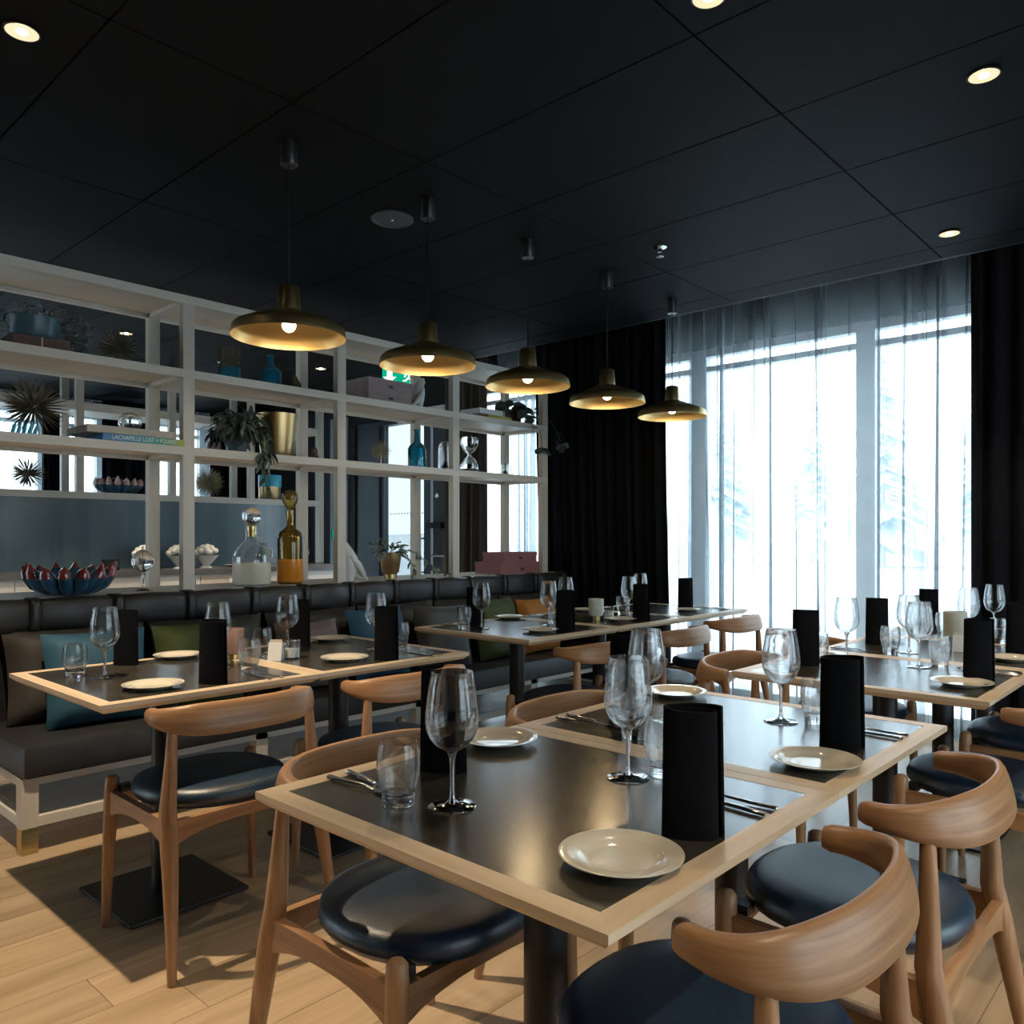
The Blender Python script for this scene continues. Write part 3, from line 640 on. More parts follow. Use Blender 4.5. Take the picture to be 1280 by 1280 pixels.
# ================================================================== tables
TH = .743; TD, TW = .797, .719
def mk_table():
    t = thing('dining_table', '', 'table', group='square dining tables with dark tops and pale wood edges')
    d, w_, b, th, bev = TD/2, TW/2-.001, .042, .013, .016
    def rim(p, q, axis):      # mitred edge strip, underside chamfered
        (x0, y0), (x1, y1) = p, q
        return
    def strip(name, A, B, C, D, m):   # A,B outer; C,D inner (xy); chamfered bottom edge
        mb = MB(); z1, z0, zb = TH, TH-th, TH-th-.014
        cx, cy_ = sum(p[0] for p in (A, B, C, D))/4, sum(p[1] for p in (A, B, C, D))/4
        inn = lambda p: (p[0]-math.copysign(bev, p[0]), p[1]-math.copysign(bev, p[1]))
        A2, B2 = inn(A), inn(B)
        vs = [(*A, z1), (*B, z1), (*C, z1), (*D, z1), (*A, z0), (*B, z0), (*C, zb), (*D, zb), (*A2, zb), (*B2, zb)]
        fs = [(0, 1, 2, 3), (4, 5, 1, 0), (8, 9, 5, 4), (7, 6, 9, 8), (3, 2, 6, 7), (0, 3, 7, 8, 4), (1, 5, 9, 6, 2)]
        mb.add(vs, fs).obj(name, m, t)
    o_ = [(-d, -w_), (d, -w_), (d, w_), (-d, w_)]; i_ = [(-d+b, -w_+b), (d-b, -w_+b), (d-b, w_-b), (-d+b, w_-b)]
    for k in range(4):
        l = (k+1) % 4; strip('edge_strip', o_[k], o_[l], i_[l], i_[k], M['ash_u'] if k % 2 == 0 else M['ash'])
    MB().box2((-d+b, -w_+b, TH-.027), (d-b, w_-b, TH-.0006)).obj('top_inlay', M['stone'], t)
    MB().box2((-.25, -.2, TH-.035), (.25, .2, TH-.027)).obj('mounting_plate', M['black_steel'], t)
    MB().lathe([(.0, .010), (.0405, .010), (.0405, TH-.035), (0, TH-.035)], 28).obj('pedestal', M['black_steel'], t, smooth=True)
    MB().box((0, 0, .006), (.42, .40, .012), bev=.003).obj('base_plate', M['black_steel'], t)
    return t
TAB = Proto(mk_table)
TABLES = {}
for nm, u0, v0, lab in [('L1', -3.158, .880, 'near bench table at the left, single tumbler at its corner'), ('L2', -3.158, 1.599, 'second bench table, with the sugar jar and packet holder'),
        ('M1', -1.357, .778, 'nearest table in the foreground, whole top in view'), ('M2', -1.357, 1.497, 'table joined directly behind the nearest foreground table'),
        ('B1', -3.225, 2.764, 'near table of the far bench row, before the green pillow'), ('B2', -3.225, 3.483, 'middle table of the far bench row, with the frosted candle'), ('B3', -3.225, 4.202, 'end table of the far bench row, beside the sheer curtain'),
        ('R1', -1.348, 2.612, 'near table of the right row, beyond the two foreground tables'), ('R2', -1.348, 3.331, 'middle table of the right row, partly cut by the right edge'), ('R3', -1.348, 4.05, 'far table of the right row, nearest the big window')]:
    TABLES[nm] = TAB(lab, (u0+TD/2, v0+TW/2, 0))

# ================================================================== chairs
def spline(P, n):
    P = [Vector(p) for p in P]; out = []
    Q = [2*P[0]-P[1]]+P+[2*P[-1]-P[-2]]
    for k in range(1, len(Q)-2):
        for j in range(n):
            t = j/n; a, b, c, d = Q[k-1:k+3]
            out.append(.5*((2*b)+(-a+c)*t+(2*a-5*b+4*c-d)*t*t+(-a+3*b-3*c+d)*t**3))
    return out+[P[-1]]
def mk_chair():
    t = thing('dining_chair', '', 'chair', group='oak elbow chairs with dark leather seats')
    # backrest: horseshoe band, slim round horns, tall thin middle
    half = [(-.052, .236), (-.100, .243), (-.150, .228), (-.191, .182), (-.217, .103), (-.225, 0)]
    pts = [(x, y, .700) for x, y in half]+[(x, -y, .700) for x, y in reversed(half[:-1])]
    P = spline(pts, 6); n = len(P); N = 16
    def sec(i):
        s = abs(2*i/(n-1)-1); k = max(0, min(1, (1-s)/.78)); k = k*k*(3-2*k)
        h = .0215+(.046-.0215)*k; w_ = .0205+(.0125-.0205)*k
        if i in (0, n-1): h *= .82; w_ *= .82
        e = 2.6
        dz = -.003*k
        return [(math.copysign(abs(cos(2*pi*j/N))**(2/e), cos(2*pi*j/N))*w_ - .26*k*h*math.copysign(abs(sin(2*pi*j/N))**(2/e), sin(2*pi*j/N)), math.copysign(abs(sin(2*pi*j/N))**(2/e), sin(2*pi*j/N))*h+dz) for j in range(N)]
    P = [P[0]+Vector((.004, 0, 0))]+P[1:-1]+[P[-1]+Vector((.004, 0, 0))]
    br = MB().sweep(P, sec).obj('backrest', M['oak_back'], t, smooth=True, angle=50)
    ga = br.data.attributes.new('grain', 'FLOAT_VECTOR', 'POINT')   # grain runs along the bent wood
    for i in range(n):
        for k, (x, y) in enumerate(sec(i)): ga.data[i*N+k].vector = (i/(n-1)*.62, y, x)
    for s in (-1, 1):
        MB().tube([(.238, s*.250, 0), (.237, s*.248, .1), (.233, s*.243, .25), (.230, s*.239, .36), (.228, s*.236, .43), (.227, s*.235, .462), (.227, s*.235, .470), (.227, s*.235, .473)], [.0125, .015, .0185, .021, .022, .020, .013, .004], 12).obj('leg', M['oak'], t, smooth=True)
        MB().tube([(-.243, s*.262, 0), (-.228, s*.256, .1), (-.202, s*.247, .25), (-.180, s*.241, .37), (-.163, s*.237, .45), (-.162, s*.229, .56), (-.158, s*.222, .676), (-.158, s*.221, .69)], [.0125, .0155, .021, .025, .0235, .018, .0135, .012], 12).obj('leg', M['oak'], t, smooth=True)
        # side rail, deeper where it meets the legs
        A, B = Vector((.228, s*.237, 0)), Vector((-.18, s*.241, 0)); vs = []; K = 10
        for k in range(K+1):
            q = k/K; p = A.lerp(B, q); zt = .425; zb = .385-.042*abs(2*q-1)**2.5
            vs += [(p.x, p.y-.011, zb), (p.x, p.y+.011, zb), (p.x, p.y+.011, zt), (p.x, p.y-.011, zt)]
        fs = [(a+4*k, b+4*k, b+4*k+4, a+4*k+4) for k in range(K) for a, b in ((0, 1), (1, 2), (2, 3), (3, 0))]
        MB().add(vs, fs).obj('seat_rail', M['oak_x'], t)
    for x, hw in ((.228, .236), (-.178, .241)):
        vs = []; K = 10
        for k in range(K+1):
            q = k/K; y = -hw+2*hw*q; zt = .422; zb = .388-.040*abs(2*q-1)**3
            vs += [(x-.010, y, zb), (x+.010, y, zb), (x+.010, y, zt), (x-.010, y, zt)]
        fs = [(a+4*k, b+4*k, b+4*k+4, a+4*k+4) for k in range(K) for a, b in ((0, 1), (1, 2), (2, 3), (3, 0))]
        MB().add(vs, fs).obj('seat_rail', M['oak_y'], t)
    # upholstered seat: soft rounded pad
    mb = MB(); n = 40; rings = []
    def outl(a, k):
        e = 2.35; c, s_ = cos(a), sin(a)
        x = math.copysign(abs(c)**(2/e), c)*.222; y = math.copysign(abs(s_)**(2/e), s_)*(.228 if c > 0 else .228-.028*abs(c)**1.5)
        return (.045+x*k, y*k)
    levels = [(.86, .418), (.95, .421), (1.0, .438), (1.0, .452), (.965, .467), (.88, .475), (.65, .479), (.3, .476), (.02, .475)]
    vs = [(*outl(2*pi*i/n, k), z) for k, z in levels for i in range(n)]
    fs = [(l*n+i, l*n+(i+1) % n, (l+1)*n+(i+1) % n, (l+1)*n+i) for l in range(len(levels)-1) for i in range(n)]
    fs += [tuple(reversed(range(n))), tuple(range((len(levels)-1)*n, len(levels)*n))]
    mb.add(vs, fs).obj('seat', M['leather'], t, smooth=True, angle=70)
    for s in (-1, 1): MB().box((.205, s*.205, .432), (.035, .035, .02)).obj('seat_bracket', M['black_plastic'], t)
    return t
CH = Proto(mk_chair)
for u0, v0, face, lab in [(-2.395, 1.25, -1, 'oak elbow chair at the near bench table, aisle side'), (-2.355, 1.90, -1, 'oak elbow chair at the second bench table, aisle side'),
        (-1.335, 1.145, 1, 'oak elbow chair tucked under the nearest table, left side'), (-1.33, 1.84, 1, 'oak elbow chair left of the table behind the nearest one'),
        (-.589, 1.145, -1, 'oak elbow chair in the front, cut by the bottom edge'), (-.587, 1.793, -1, 'oak elbow chair at the right, second from the front'),
        (-2.347, 3.035, -1, 'oak elbow chair at the near table of the far bench row'), (-2.36, 3.75, -1, 'oak elbow chair at the middle table of the far bench row'), (-2.43, 4.52, -1, 'oak elbow chair at the far end, against the sheer curtain'),
        (-1.39, 2.99, 1, 'oak elbow chair left of the near right-row table'), (-1.37, 3.70, 1, 'oak elbow chair left of the middle right-row table'),
        (-.582, 2.92, -1, 'oak elbow chair right of the near right-row table, at the edge'), (-.58, 3.68, -1, 'oak elbow chair right of the middle right-row table, mostly out of frame')]:
    CH(lab, (u0, v0, 0), 0 if face == 1 else pi)

# ================================================================== tableware
def mk_plate():
    t = thing('side_plate', '', 'plate', group='cream side plates on the tables')
    MB().lathe([(0, .004), (.045, .004), (.052, .005), (.060, .010), (.064, .0125), (.088, .0165), (.0905, .0165), (.0905, .015), (.064, .0095), (.056, .002), (.05, 0), (.044, 0), (.044, .002), (0, .002)], 48).obj('plate_body', M['china'], t, smooth=True, angle=45)
    return t
def mk_glass():
    t = thing('wine_glass', '', 'wine glass', group='clear wine glasses on the tables')
    pro = [(.006, .098), (.016, .100), (.028, .107), (.038, .119), (.0445, .134), (.047, .150), (.0462, .168), (.0435, .190), (.040, .212), (.0362, .235)]
    inn = [(r-.0012, z+.0006) for r, z in pro]
    MB().lathe(pro+[(.0358, .2356)]+inn[::-1]+[(0, .101)], 36).obj('bowl', M['glass'], t, smooth=True)
    MB().lathe([(0, .0965), (.012, .099), (.0075, .092), (.0045, .080), (.0038, .055), (.0040, .025), (.0055, .013), (.012, .0065), (.030, .0035), (.041, .002), (.042, .001), (.041, 0), (0, 0)], 28).obj('stem_and_foot', M['crystal'], t, smooth=True)
    return t
def mk_tumbler():
    t = thing('tumbler', '', 'tumbler', group='clear water tumblers on the tables')
    pro = [(.029, .022), (.0335, .035), (.037, .055), (.0383, .070), (.0375, .088), (.0345, .110)]
    MB().lathe(pro+[(.0336, .1105)]+[(r-.0016, z) for r, z in pro[::-1]], 32).obj('wall', M['glass2'], t, smooth=True)
    MB().lathe([(0, 0), (.026, 0), (.0275, .002), (.0288, .020), (.0275, .0215), (.018, .018), (0, .0165)], 28).obj('base', M['crystal'], t, smooth=True, angle=30)
    return t
def mk_napkin():
    t = thing('folded_napkin', '', 'napkin', group='black napkins standing folded on the tables')
    hw, hd, H = .046, .020, .205
    # one flattened roll of cloth: spiral ribbon, closed by its own thickness
    P = []; turns = 1.55; K = 56
    for k in range(K+1):
        a = 2*pi*turns*k/K; f = 1-.30*k/K
        P.append(Vector((math.copysign(abs(cos(a))**.85, cos(a))*hw*f, math.copysign(abs(sin(a))**1.0, sin(a))*hd*f*(.95 if k < K*.6 else .8), 0)))
    nr = []
    for k in range(K+1):
        tg = (P[min(k+1, K)]-P[max(k-1, 0)]).normalized(); nr.append(Vector((tg.y, -tg.x, 0)))
    th = .0022; vs = []
    for k in range(K+1):
        hh = H-.010*(k/K)+.002*sin(9*k/K)
        for q in (th, -th):
            for z in (0, hh): p = P[k]+nr[k]*q; vs.append((p.x*(1 if z else 1.06), p.y*(1 if z else 1.15), z))
    fs = []
    for k in range(K):
        a, b = 4*k, 4*k+4; fs += [(a, b, b+1, a+1), (a+2, a+3, b+3, b+2), (a+1, b+1, b+3, a+3), (a, a+2, b+2, b)]
    fs += [(0, 1, 3, 2), (4*K, 4*K+2, 4*K+3, 4*K+1)]
    MB().add(vs, fs).obj('cloth', M['napkin'], t, smooth=True, angle=50); return t
def mk_knife():
    t = thing('table_knife', '', 'knife', group='steel table knives')
    MB().sweep([(-.10, 0, .004), (-.097, 0, .004), (-.05, 0, .0045), (-.012, 0, .004), (0, 0, .0032)], lambda i: [((.004, .006, .0062, .005, .004)[i]*cos(2*pi*k/8), (.0025, .0038, .0036, .003, .0022)[i]*sin(2*pi*k/8)) for k in range(8)]).obj('handle', M['steel'], t, smooth=True)
    MB().prism([(0, -.004), (.03, -.009), (.085, -.0095), (.105, -.003), (.108, .004), (.06, .005), (0, .004)], .0026, .0040).obj('blade', M['steel'], t); return t
def mk_fork():
    t = thing('table_fork', '', 'fork', group='steel table forks')
    MB().sweep([(-.10, 0, .004), (-.097, 0, .004), (-.05, 0, .0045), (0, 0, .007), (.03, 0, .004)], lambda i: [((.004, .006, .0055, .0032, .005)[i]*cos(2*pi*k/8), (.0025, .0036, .003, .002, .0015)[i]*sin(2*pi*k/8)) for k in range(8)]).obj('handle', M['steel'], t, smooth=True)
    mb = MB(); mb.prism([(.028, -.005), (.045, -.0115), (.055, -.0115), (.055, .0115), (.045, .0115), (.028, .005)], .0028, .0044)
    for k in range(4): mb.tube([(.054, -.010+k*.00665, .0036), (.08, -.010+k*.00665, .0022), (.098, -.0095+k*.0063, .006)], [.0016, .0015, .0008], 6)
    mb.obj('tines', M['steel'], t); return t
PL, WG, TU, NA, KN, FO = Proto(mk_plate), Proto(mk_glass), Proto(mk_tumbler), Proto(mk_napkin), Proto(mk_knife), Proto(mk_fork)
TZ = TH
WHERE = {'M1': 'the nearest table', 'M2': 'the table behind the nearest one', 'L1': 'the near bench table', 'L2': 'the second bench table', 'B1': 'the near table of the far bench row',
         'B2': 'the middle table of the far bench row', 'B3': 'the end table of the far bench row', 'R1': 'the near right-row table', 'R2': 'the middle right-row table', 'R3': 'the far right-row table'}
def side(tn, s):
    if tn[0] in 'LB': return 'bench-side place' if s < 0 else 'aisle-side place'
    return 'left place' if s < 0 else 'right place'
def place(tn, s, plate=None, nap=None, glass=None, tum=None, cut=None, rot=0):
    """one place setting; s = +1 right/aisle side (faces -u), -1 left/bench side"""
    w_ = '%s, %s' % (WHERE[tn], side(tn, s)); T = TABLES[tn].location; base = 0 if s > 0 else pi
    if plate: PL('round cream side plate on '+w_, (*plate, TZ))
    if nap: NA('standing black napkin on '+w_, (*nap, TZ), R(34)+base*1+rot)
    if glass: WG('stemmed clear wine glass on '+w_, (*glass, TZ), random.uniform(0, 6))
    if tum: TU('clear rounded tumbler on '+w_, (*tum, TZ))
    if cut:   # handle ends towards the table edge
        KN('steel table knife on '+w_, (cut[0]-s*.005, cut[1], TZ), pi*(s > 0)+R(-5))
        FO('steel table fork on '+w_, (cut[0]-s*.006, cut[1]+s*.028, TZ), pi*(s > 0)+R(5))
place('M1', 1, (-.672, .966), (-.650, 1.127), (-.899, 1.316), (-.858, 1.378), (-.695, 1.295))
place('M1', -1, (-1.268, 1.336), (-1.200, 1.108), (-1.029, .968), (-1.108, .913), (-1.235, .955))
place('M2', 1, (-.665, 1.650), (-.675, 1.822), (-.885, 1.979), (-.815, 2.03), (-.69, 1.995))
place('M2', -1, (-1.262, 2.098), (-1.255, 1.838), (-1.135, 1.742), (-1.070, 1.590), (-1.235, 1.655))
place('L1', 1, (-2.520, 1.098), (-2.462, 1.262), (-2.740, 1.425), (-2.600, 1.470), (-2.47, 1.428))
place('L1', -1, (-3.085, 1.44), (-3.06, 1.235), (-2.829, 1.071), (-2.925, 1.012), None)
place('L2', 1, (-2.550, 1.838), (-2.448, 1.955), (-2.700, 2.105), (-2.640, 2.185), (-2.46, 2.135))
place('L2', -1, (-3.085, 2.150), (-3.02, 1.945), (-2.905, 1.812), (-2.885, 1.685), None)
place('B1', 1, (-2.600, 3.045), (-2.535, 3.158), (-2.76, 3.30), (-2.79, 3.40), None)
place('B1', -1, (-3.15, 3.42), (-3.03, 3.02), (-2.913, 2.947), (-3.002, 2.908), (-3.12, 2.97))
place('B2', 1, (-2.615, 3.757), (-2.548, 3.858), (-2.739, 4.019), (-2.825, 4.076), (-2.60, 4.11))
place('B2', -1, (-3.12, 4.10), None, (-2.98, 3.72), None, (-3.10, 3.66))
place('B3', 1, (-2.64, 4.535), (-2.715, 4.625), None, None, (-2.60, 4.80))
place('B3', -1, None, None, (-2.93, 4.43), None, None)
place('R1', 1, (-.678, 2.845), (-.655, 2.955), (-.887, 3.145), (-.842, 3.232), (-.67, 3.17))
place('R1', -1, (-1.24, 3.14), (-1.205, 2.912), (-1.165, 3.20), (-1.200, 3.008), None)
place('R2', 1, (-.675, 3.55), (-.70, 3.80), None, None, None)
place('R2', -1, (-1.24, 3.86), (-1.21, 3.688), (-1.029, 3.512), (-1.076, 3.434), (-1.22, 3.46))
place('R3', 1, None, None, (-.942, 4.564), (-.827, 4.10), None)
place('R3', -1, None, (-1.222, 4.50), (-.965, 4.17), (-1.08, 4.22), None)

# candles, sugar jar, packet holders
def lathe_thing(name, label, cat, loc, parts, group=None, n=28):
    t = thing(name, label, cat, loc, 0, group)
    for nm, prof, m in parts: MB().lathe(prof, n).obj(nm, m, t, smooth=True, angle=50)
    return t
lathe_thing('candle_holder', 'frosted white candle glass on a brass foot, far bench row', 'candle', (-2.744, 3.70, TZ), [('foot', [(0, 0), (.022, 0), (.022, .022), (.018, .024), (0, .024)], M['brass']), ('frosted_glass', [(0, .024), (.036, .025), (.042, .04), (.043, .12), (.040, .121), (.038, .045), (0, .04)], M['wax'])])
lathe_thing('candle_holder', 'frosted white candle glass on the right row, behind a napkin', 'candle', (-.985, 4.02, TZ), [('foot', [(0, 0), (.022, 0), (.022, .018), (0, .02)], M['brass']), ('frosted_glass', [(0, .02), (.046, .022), (.048, .03), (.048, .135), (.045, .136), (.043, .04), (0, .035)], M['wax'])])
lathe_thing('candle_holder', 'rose tinted candle glass between the two near bench tables', 'candle', (-2.905, 1.575, TZ), [('foot', [(0, 0), (.022, 0), (.022, .018), (0, .02)], M['brass']), ('frosted_glass', [(0, .02), (.036, .022), (.040, .03), (.040, .115), (.037, .116), (.036, .04), (0, .035)], M['wax_rose'])])
def packet_holder(label, loc, rz):
    t = thing('packet_holder', label, 'packet holder', loc, rz)
    MB().add([(-.026, -.022, 0), (.026, -.022, 0), (.026, .022, 0), (-.026, .022, 0), (-.026, -.006, .068), (.026, -.006, .068), (.026, .010, .068), (-.026, .010, .068)], [(0, 3, 2, 1), (4, 5, 6, 7), (0, 1, 5, 4), (1, 2, 6, 5), (2, 3, 7, 6), (3, 0, 4, 7)]).obj('holder_box', M['white_porcelain'], t)
    for k in range(3): MB().box((0, -.002+k*.004, .055), (.044, .0014, .045)).obj('sachet', M['cream_card'], t)
packet_holder('small white packet holder on the second bench table', (-2.752, 1.667, TZ), R(40)); packet_holder('small cream packet holder by the candle on the right row', (-.885, 3.69, TZ), R(20))
for lab, p in (('small glass sugar jar beside the packet holder', (-2.744, 1.732)), ('small glass jar beside the frosted candle, far bench row', (-2.735, 3.81))):
    lathe_thing('sugar_jar', lab, 'jar', (*p, TZ), [('glass', [(.022, 0), (.029, .003), (.031, .07), (.029, .07), (.0275, .006), (0, .005)], M['jar_glass']), ('sugar', [(0, .006), (.0265, .006), (.0275, .04), (0, .042)], M['sugar']), ('lid', [(0, .074), (.031, .074), (.031, .070), (0, .070)], M['steel'])])

# ================================================================== ornaments on the shelving
def urchin(label, loc, r, m, n=150, seed=0, core=.2):
    n = int(n*.8)
    t = thing('urchin_ornament', label, 'ornament', loc); rnd = random.Random(seed); mb = MB()
    for k in range(n):
        z = 1-2*(k+.5)/n; a = k*2.39996; q = math.sqrt(1-z*z); d = Vector((q*cos(a), q*sin(a), z)); L_ = r*rnd.uniform(.82, 1)
        mb.tube([d*r*.1, d*L_*.6, d*L_], [r*.014, r*.026, r*.007], 4, cap=False)
    tag(mb.obj('spikes', m, t), kind='stuff'); MB().sphere((0, 0, 0), r*core).obj('core', m, t, smooth=True)
SM = -4.22
urchin('large bronze urchin ornament on the middle shelf at the left edge', (SM, 1.28, Z3+.150), .152, M['spike'], 190, 1)
urchin('bronze urchin ornament on the top shelf, left bay', (SM, 1.66, Z2+.095), .108, M['spike'], 150, 2)
urchin('small bronze urchin before the far left sheer curtain', (-7.38, 2.19, 1.592+.145), .155, M['spike'], 150, 3)
urchin('pale gold urchin behind the first upright on the back ledge', (-7.38, 3.74, 1.592+.145), .155, M['spike_pale'], 230, 4)
urchin('small pale urchin against the glass door', (SM, 3.33, Z3+.105), .075, M['spike_pale'], 150, 5)
lathe_thing('stand', 'small white stand under the urchin against the glass door', 'stand', (SM, 3.33, Z3), [('post', [(0, 0), (.018, 0), (.006, .004), (.005, .08), (0, .08)], M['white_porcelain'])])

def leaf_mesh(L_, W_, m, fold=.25, bend=.35):
    vs, fs = [], []; K = 5
    for k in range(K+1):
        q = k/K; wv = W_*sin(pi*min(1, q*.92+.04))**.8*.5; x = L_*q; z = -bend*L_*q*q
        vs += [(x, -wv, z+fold*wv), (x, 0, z), (x, wv, z+fold*wv)]
    for k in range(K):
        a = 3*k; fs += [(a, a+1, a+4, a+3), (a+1, a+2, a+5, a+4)]
    return MB().add(vs, fs).mesh('leaf', m, smooth=True)
def leafy(t, me, spots):
    for p, d, s in spots:
        o = bpy.data.objects.new('leaf', me); COL.objects.link(o); o.parent = t; d = Vector(d).normalized()
        q = d.to_track_quat('X', 'Z'); o.matrix_local = Matrix.Translation(p) @ q.to_matrix().to_4x4() @ Matrix.Rotation(random.uniform(-.8, .8), 4, 'X') @ Matrix.Scale(s, 4)
def plant_dome(rnd, n, r, h, c=(0, 0, 0)):
    out = []
    for k in range(n):
        a = rnd.uniform(0, 2*pi); e = rnd.uniform(-.25, 1.2); d = Vector((cos(a)*cos(e), sin(a)*cos(e), sin(e)*.9)); p = Vector(c)+Vector((d.x*r, d.y*r, abs(d.z)*h))*rnd.uniform(.35, 1)
        out.append((p, d+Vector((0, 0, -.35)), rnd.uniform(.7, 1.2)))
    return out
def strand(rnd, P, n, spread=.5):
    S = spline(P, 6); out = []
    for k in range(n):
        i = rnd.randrange(len(S)-1); p = S[i]; tdir = (S[i+1]-S[i]).normalized(); a = rnd.uniform(0, 2*pi)
        d = tdir*.7+Vector((cos(a), sin(a), rnd.uniform(-.3, .4)))*spread*1.4; out.append((p, d, rnd.uniform(.7, 1.15)))
    return S, out
lfd = leaf_mesh(.075, .026, M['leaf_dark']); lfm = leaf_mesh(.055, .022, M['leaf_mid']); lfi = leaf_mesh(.075, .075, M['leaf_dark'], fold=.1, bend=.15)
# trailing plant, middle shelf
t = thing('trailing_plant', 'dark trailing plant hanging over the middle shelf, first bay', 'plant', (SM+.03, 2.29, Z3)); rnd = random.Random(31)
MB().lathe([(0, 0), (.05, 0), (.068, .11), (.063, .11), (.05, .09), (0, .09)], 20).obj('pot', M['pot_blue'], t, smooth=True)
leafy(t, lfd, [(p, d*.5+Vector((rnd.gauss(0, .6), rnd.gauss(0, .6), rnd.gauss(-.35, .5))), q*.95) for p, d, q in plant_dome(rnd, 300, .155, .16, (.03, 0, .115))])
for P in ([(.05, .02, .12), (.14, .03, .12), (.19, .05, .0), (.195, .06, -.10), (.19, .075, -.21)], [(.06, .05, .12), (.15, .08, .10), (.19, .09, .0), (.19, .10, -.06)], [(.03, -.05, .1), (.13, -.05, .1), (.185, -.04, .03)]):
    S, sp = strand(rnd, P, 26 if len(P) > 4 else 12); MB().tube(S, .003, 5).obj('stem', M['stem'], t); leafy(t, lfd, sp)
# leafy plant in a blue-grey bowl on a wooden crate (top shelf)
t = thing('wooden_crate', 'dark mahogany box under the bushy plant on the top shelf', 'crate', (SM, 1.28, Z2)); MB().box((0, 0, .032), (.22, .24, .064), bev=.003).obj('box_body', M['crate'], t); MB().box((.112, 0, .032), (.003, .006, .06)).obj('seam_strip', M['brass'], t)
t = thing('bushy_plant', 'bushy small-leaved plant in a blue-grey bowl, top shelf', 'plant', (SM, 1.28, Z2+.064)); rnd = random.Random(5)
MB().lathe([(0, 0), (.09, 0), (.105, .02), (.11, .10), (.104, .10), (.095, .08), (0, .08)], 28).obj('pot', M['pot_blue'], t, smooth=True)
mb = MB()
for cx, cy_, cz, r_, n_ in ((0, -.02, .11, .09, 150), (.06, .17, .06, .075, 190), (.04, -.19, .06, .08, 170), (.05, .19, -.01, .06, 90), (.03, -.24, .0, .07, 90), (.02, .09, .12, .07, 90)):
    for k in range(n_):
        d = Vector((rnd.gauss(0, 1), rnd.gauss(0, 1), rnd.gauss(0, 1))).normalized()*r_*rnd.random()**.4; p = Vector((cx, cy_, cz))+d
        a = Vector((rnd.gauss(0, 1), rnd.gauss(0, 1), rnd.gauss(0, .7))).normalized()*.012; b = a.cross(Vector((rnd.random(), .3, 1))).normalized()*.006
        mb.add([p-a, p+b, p+a, p-b], [(0, 1, 2, 3)])
tag(mb.obj('foliage', M['leaf_dark'], t), kind='stuff')
MB().tube([(.09, .12, .06), (.12, .17, .0), (.13, .19, -.06)], .002, 5).tube([(.0, -.1, .08), (.05, -.2, .03), (.06, -.25, -.06)], .002, 5).obj('stem', M['stem'], t)
# ivy at the far end
t = thing('ivy_plant', 'ivy in a dark pot trailing from the far end of the top shelf', 'plant', (SM, 4.62, Z2)); rnd = random.Random(41)
MB().lathe([(0, 0), (.055, 0), (.07, .12), (.065, .12), (.055, .1), (0, .1)], 20).obj('pot', M['crate'], t, smooth=True)
leafy(t, lfi, plant_dome(rnd, 26, .11, .08, (0, -.03, .11)))
for P in ([(.05, 0, .12), (.16, -.03, .10), (.21, -.02, -.02), (.215, -.01, -.09)], [(.03, .05, .12), (.08, .2, .14), (.14, .30, .04), (.20, .33, -.10), (.21, .36, -.17)], [(.05, .05, .12), (.17, .08, .05), (.205, .10, -.14), (.2, .10, -.22)]):
    S, sp = strand(rnd, P, 11, .8); MB().tube(S, .0025, 5).obj('stem', M['stem'], t); leafy(t, lfi, sp)
# plant in the small gold pot on the sill
t = thing('potted_plant', 'small trailing plant in a gold pot on the sill', 'plant', (-4.17, 3.37, ZB)); rnd = random.Random(51)
MB().lathe([(0, 0), (.042, 0), (.042, .03), (.055, .045), (.074, .17), (.070, .17), (.06, .15), (0, .15)], 28).obj('pot', M['gold'], t, smooth=True)
leafy(t, lfm, plant_dome(rnd, 95, .09, .10, (0, 0, .155)))
for P, n_ in (([(.02, .05, .19), (.05, .16, .17), (.08, .28, .08), (.10, .38, .03), (.11, .46, .02)], 34), ([(0, -.05, .19), (.0, -.13, .22), (.02, -.19, .24)], 10), ([(.05, .05, .17), (.1, .11, .08), (.1, .13, .02)], 9)):
    S, sp = strand(rnd, P, n_); MB().tube(S, .0028, 5).obj('stem', M['stem'], t); leafy(t, lfm, sp)
# glassware
lathe_thing('glass_vase', 'two-tone vase, smoky above and blue below, top shelf', 'vase', (SM, 2.262, Z2), [('blue_base', [(0, .001), (.058, .001), (.060, .085), (.056, .085), (.054, .006), (0, .006)], M['blue_glass']), ('neck_band', [(.060, .085), (.052, .10), (.052, .115), (.062, .118), (.058, .118), (.049, .112), (.049, .10), (.056, .085)], M['smoke_glass']), ('upper_glass', [(.062, .118), (.060, .195), (.057, .195), (.058, .118)], M['smoke_glass'])])
def bottle(label, loc, h, r, gm, name='glass_bottle', cat='bottle', neck=.35):
    zs = h*(1-neck); return lathe_thing(name, label, cat, loc, [('bottle_body', [(0, 0), (r*.95, 0), (r, .01), (r, zs*.78), (r*.8, zs*.92), (r*.34, zs*1.06), (r*.26, h*.86), (r*.26, h*.95), (r*.34, h*.955), (r*.34, h), (r*.2, h), (r*.2, h*.9), (r*.28, zs*1.06), (r*.76, zs*.90), (r*.94, zs*.76), (r*.94, .012), (0, .01)], gm)])
bottle('blue glass bottle on the top shelf, first bay', (SM, 2.52, Z2), .20, .062, M['blue_glass'])
bottle('blue glass bottle before the bright glass door', (SM, 3.64, Z3), .275, .062, M['blue_glass'])
lathe_thing('small_vase', 'small grey glass vase on the top shelf beside the bottle', 'vase', (SM, 2.685, Z2), [('vase_body', [(0, .001), (.036, .001), (.042, .03), (.030, .065), (.014, .09), (.012, .10), (.008, .10), (.010, .088), (.026, .062), (.038, .03), (.033, .006), (0, .006)], M['smoke_glass'])])
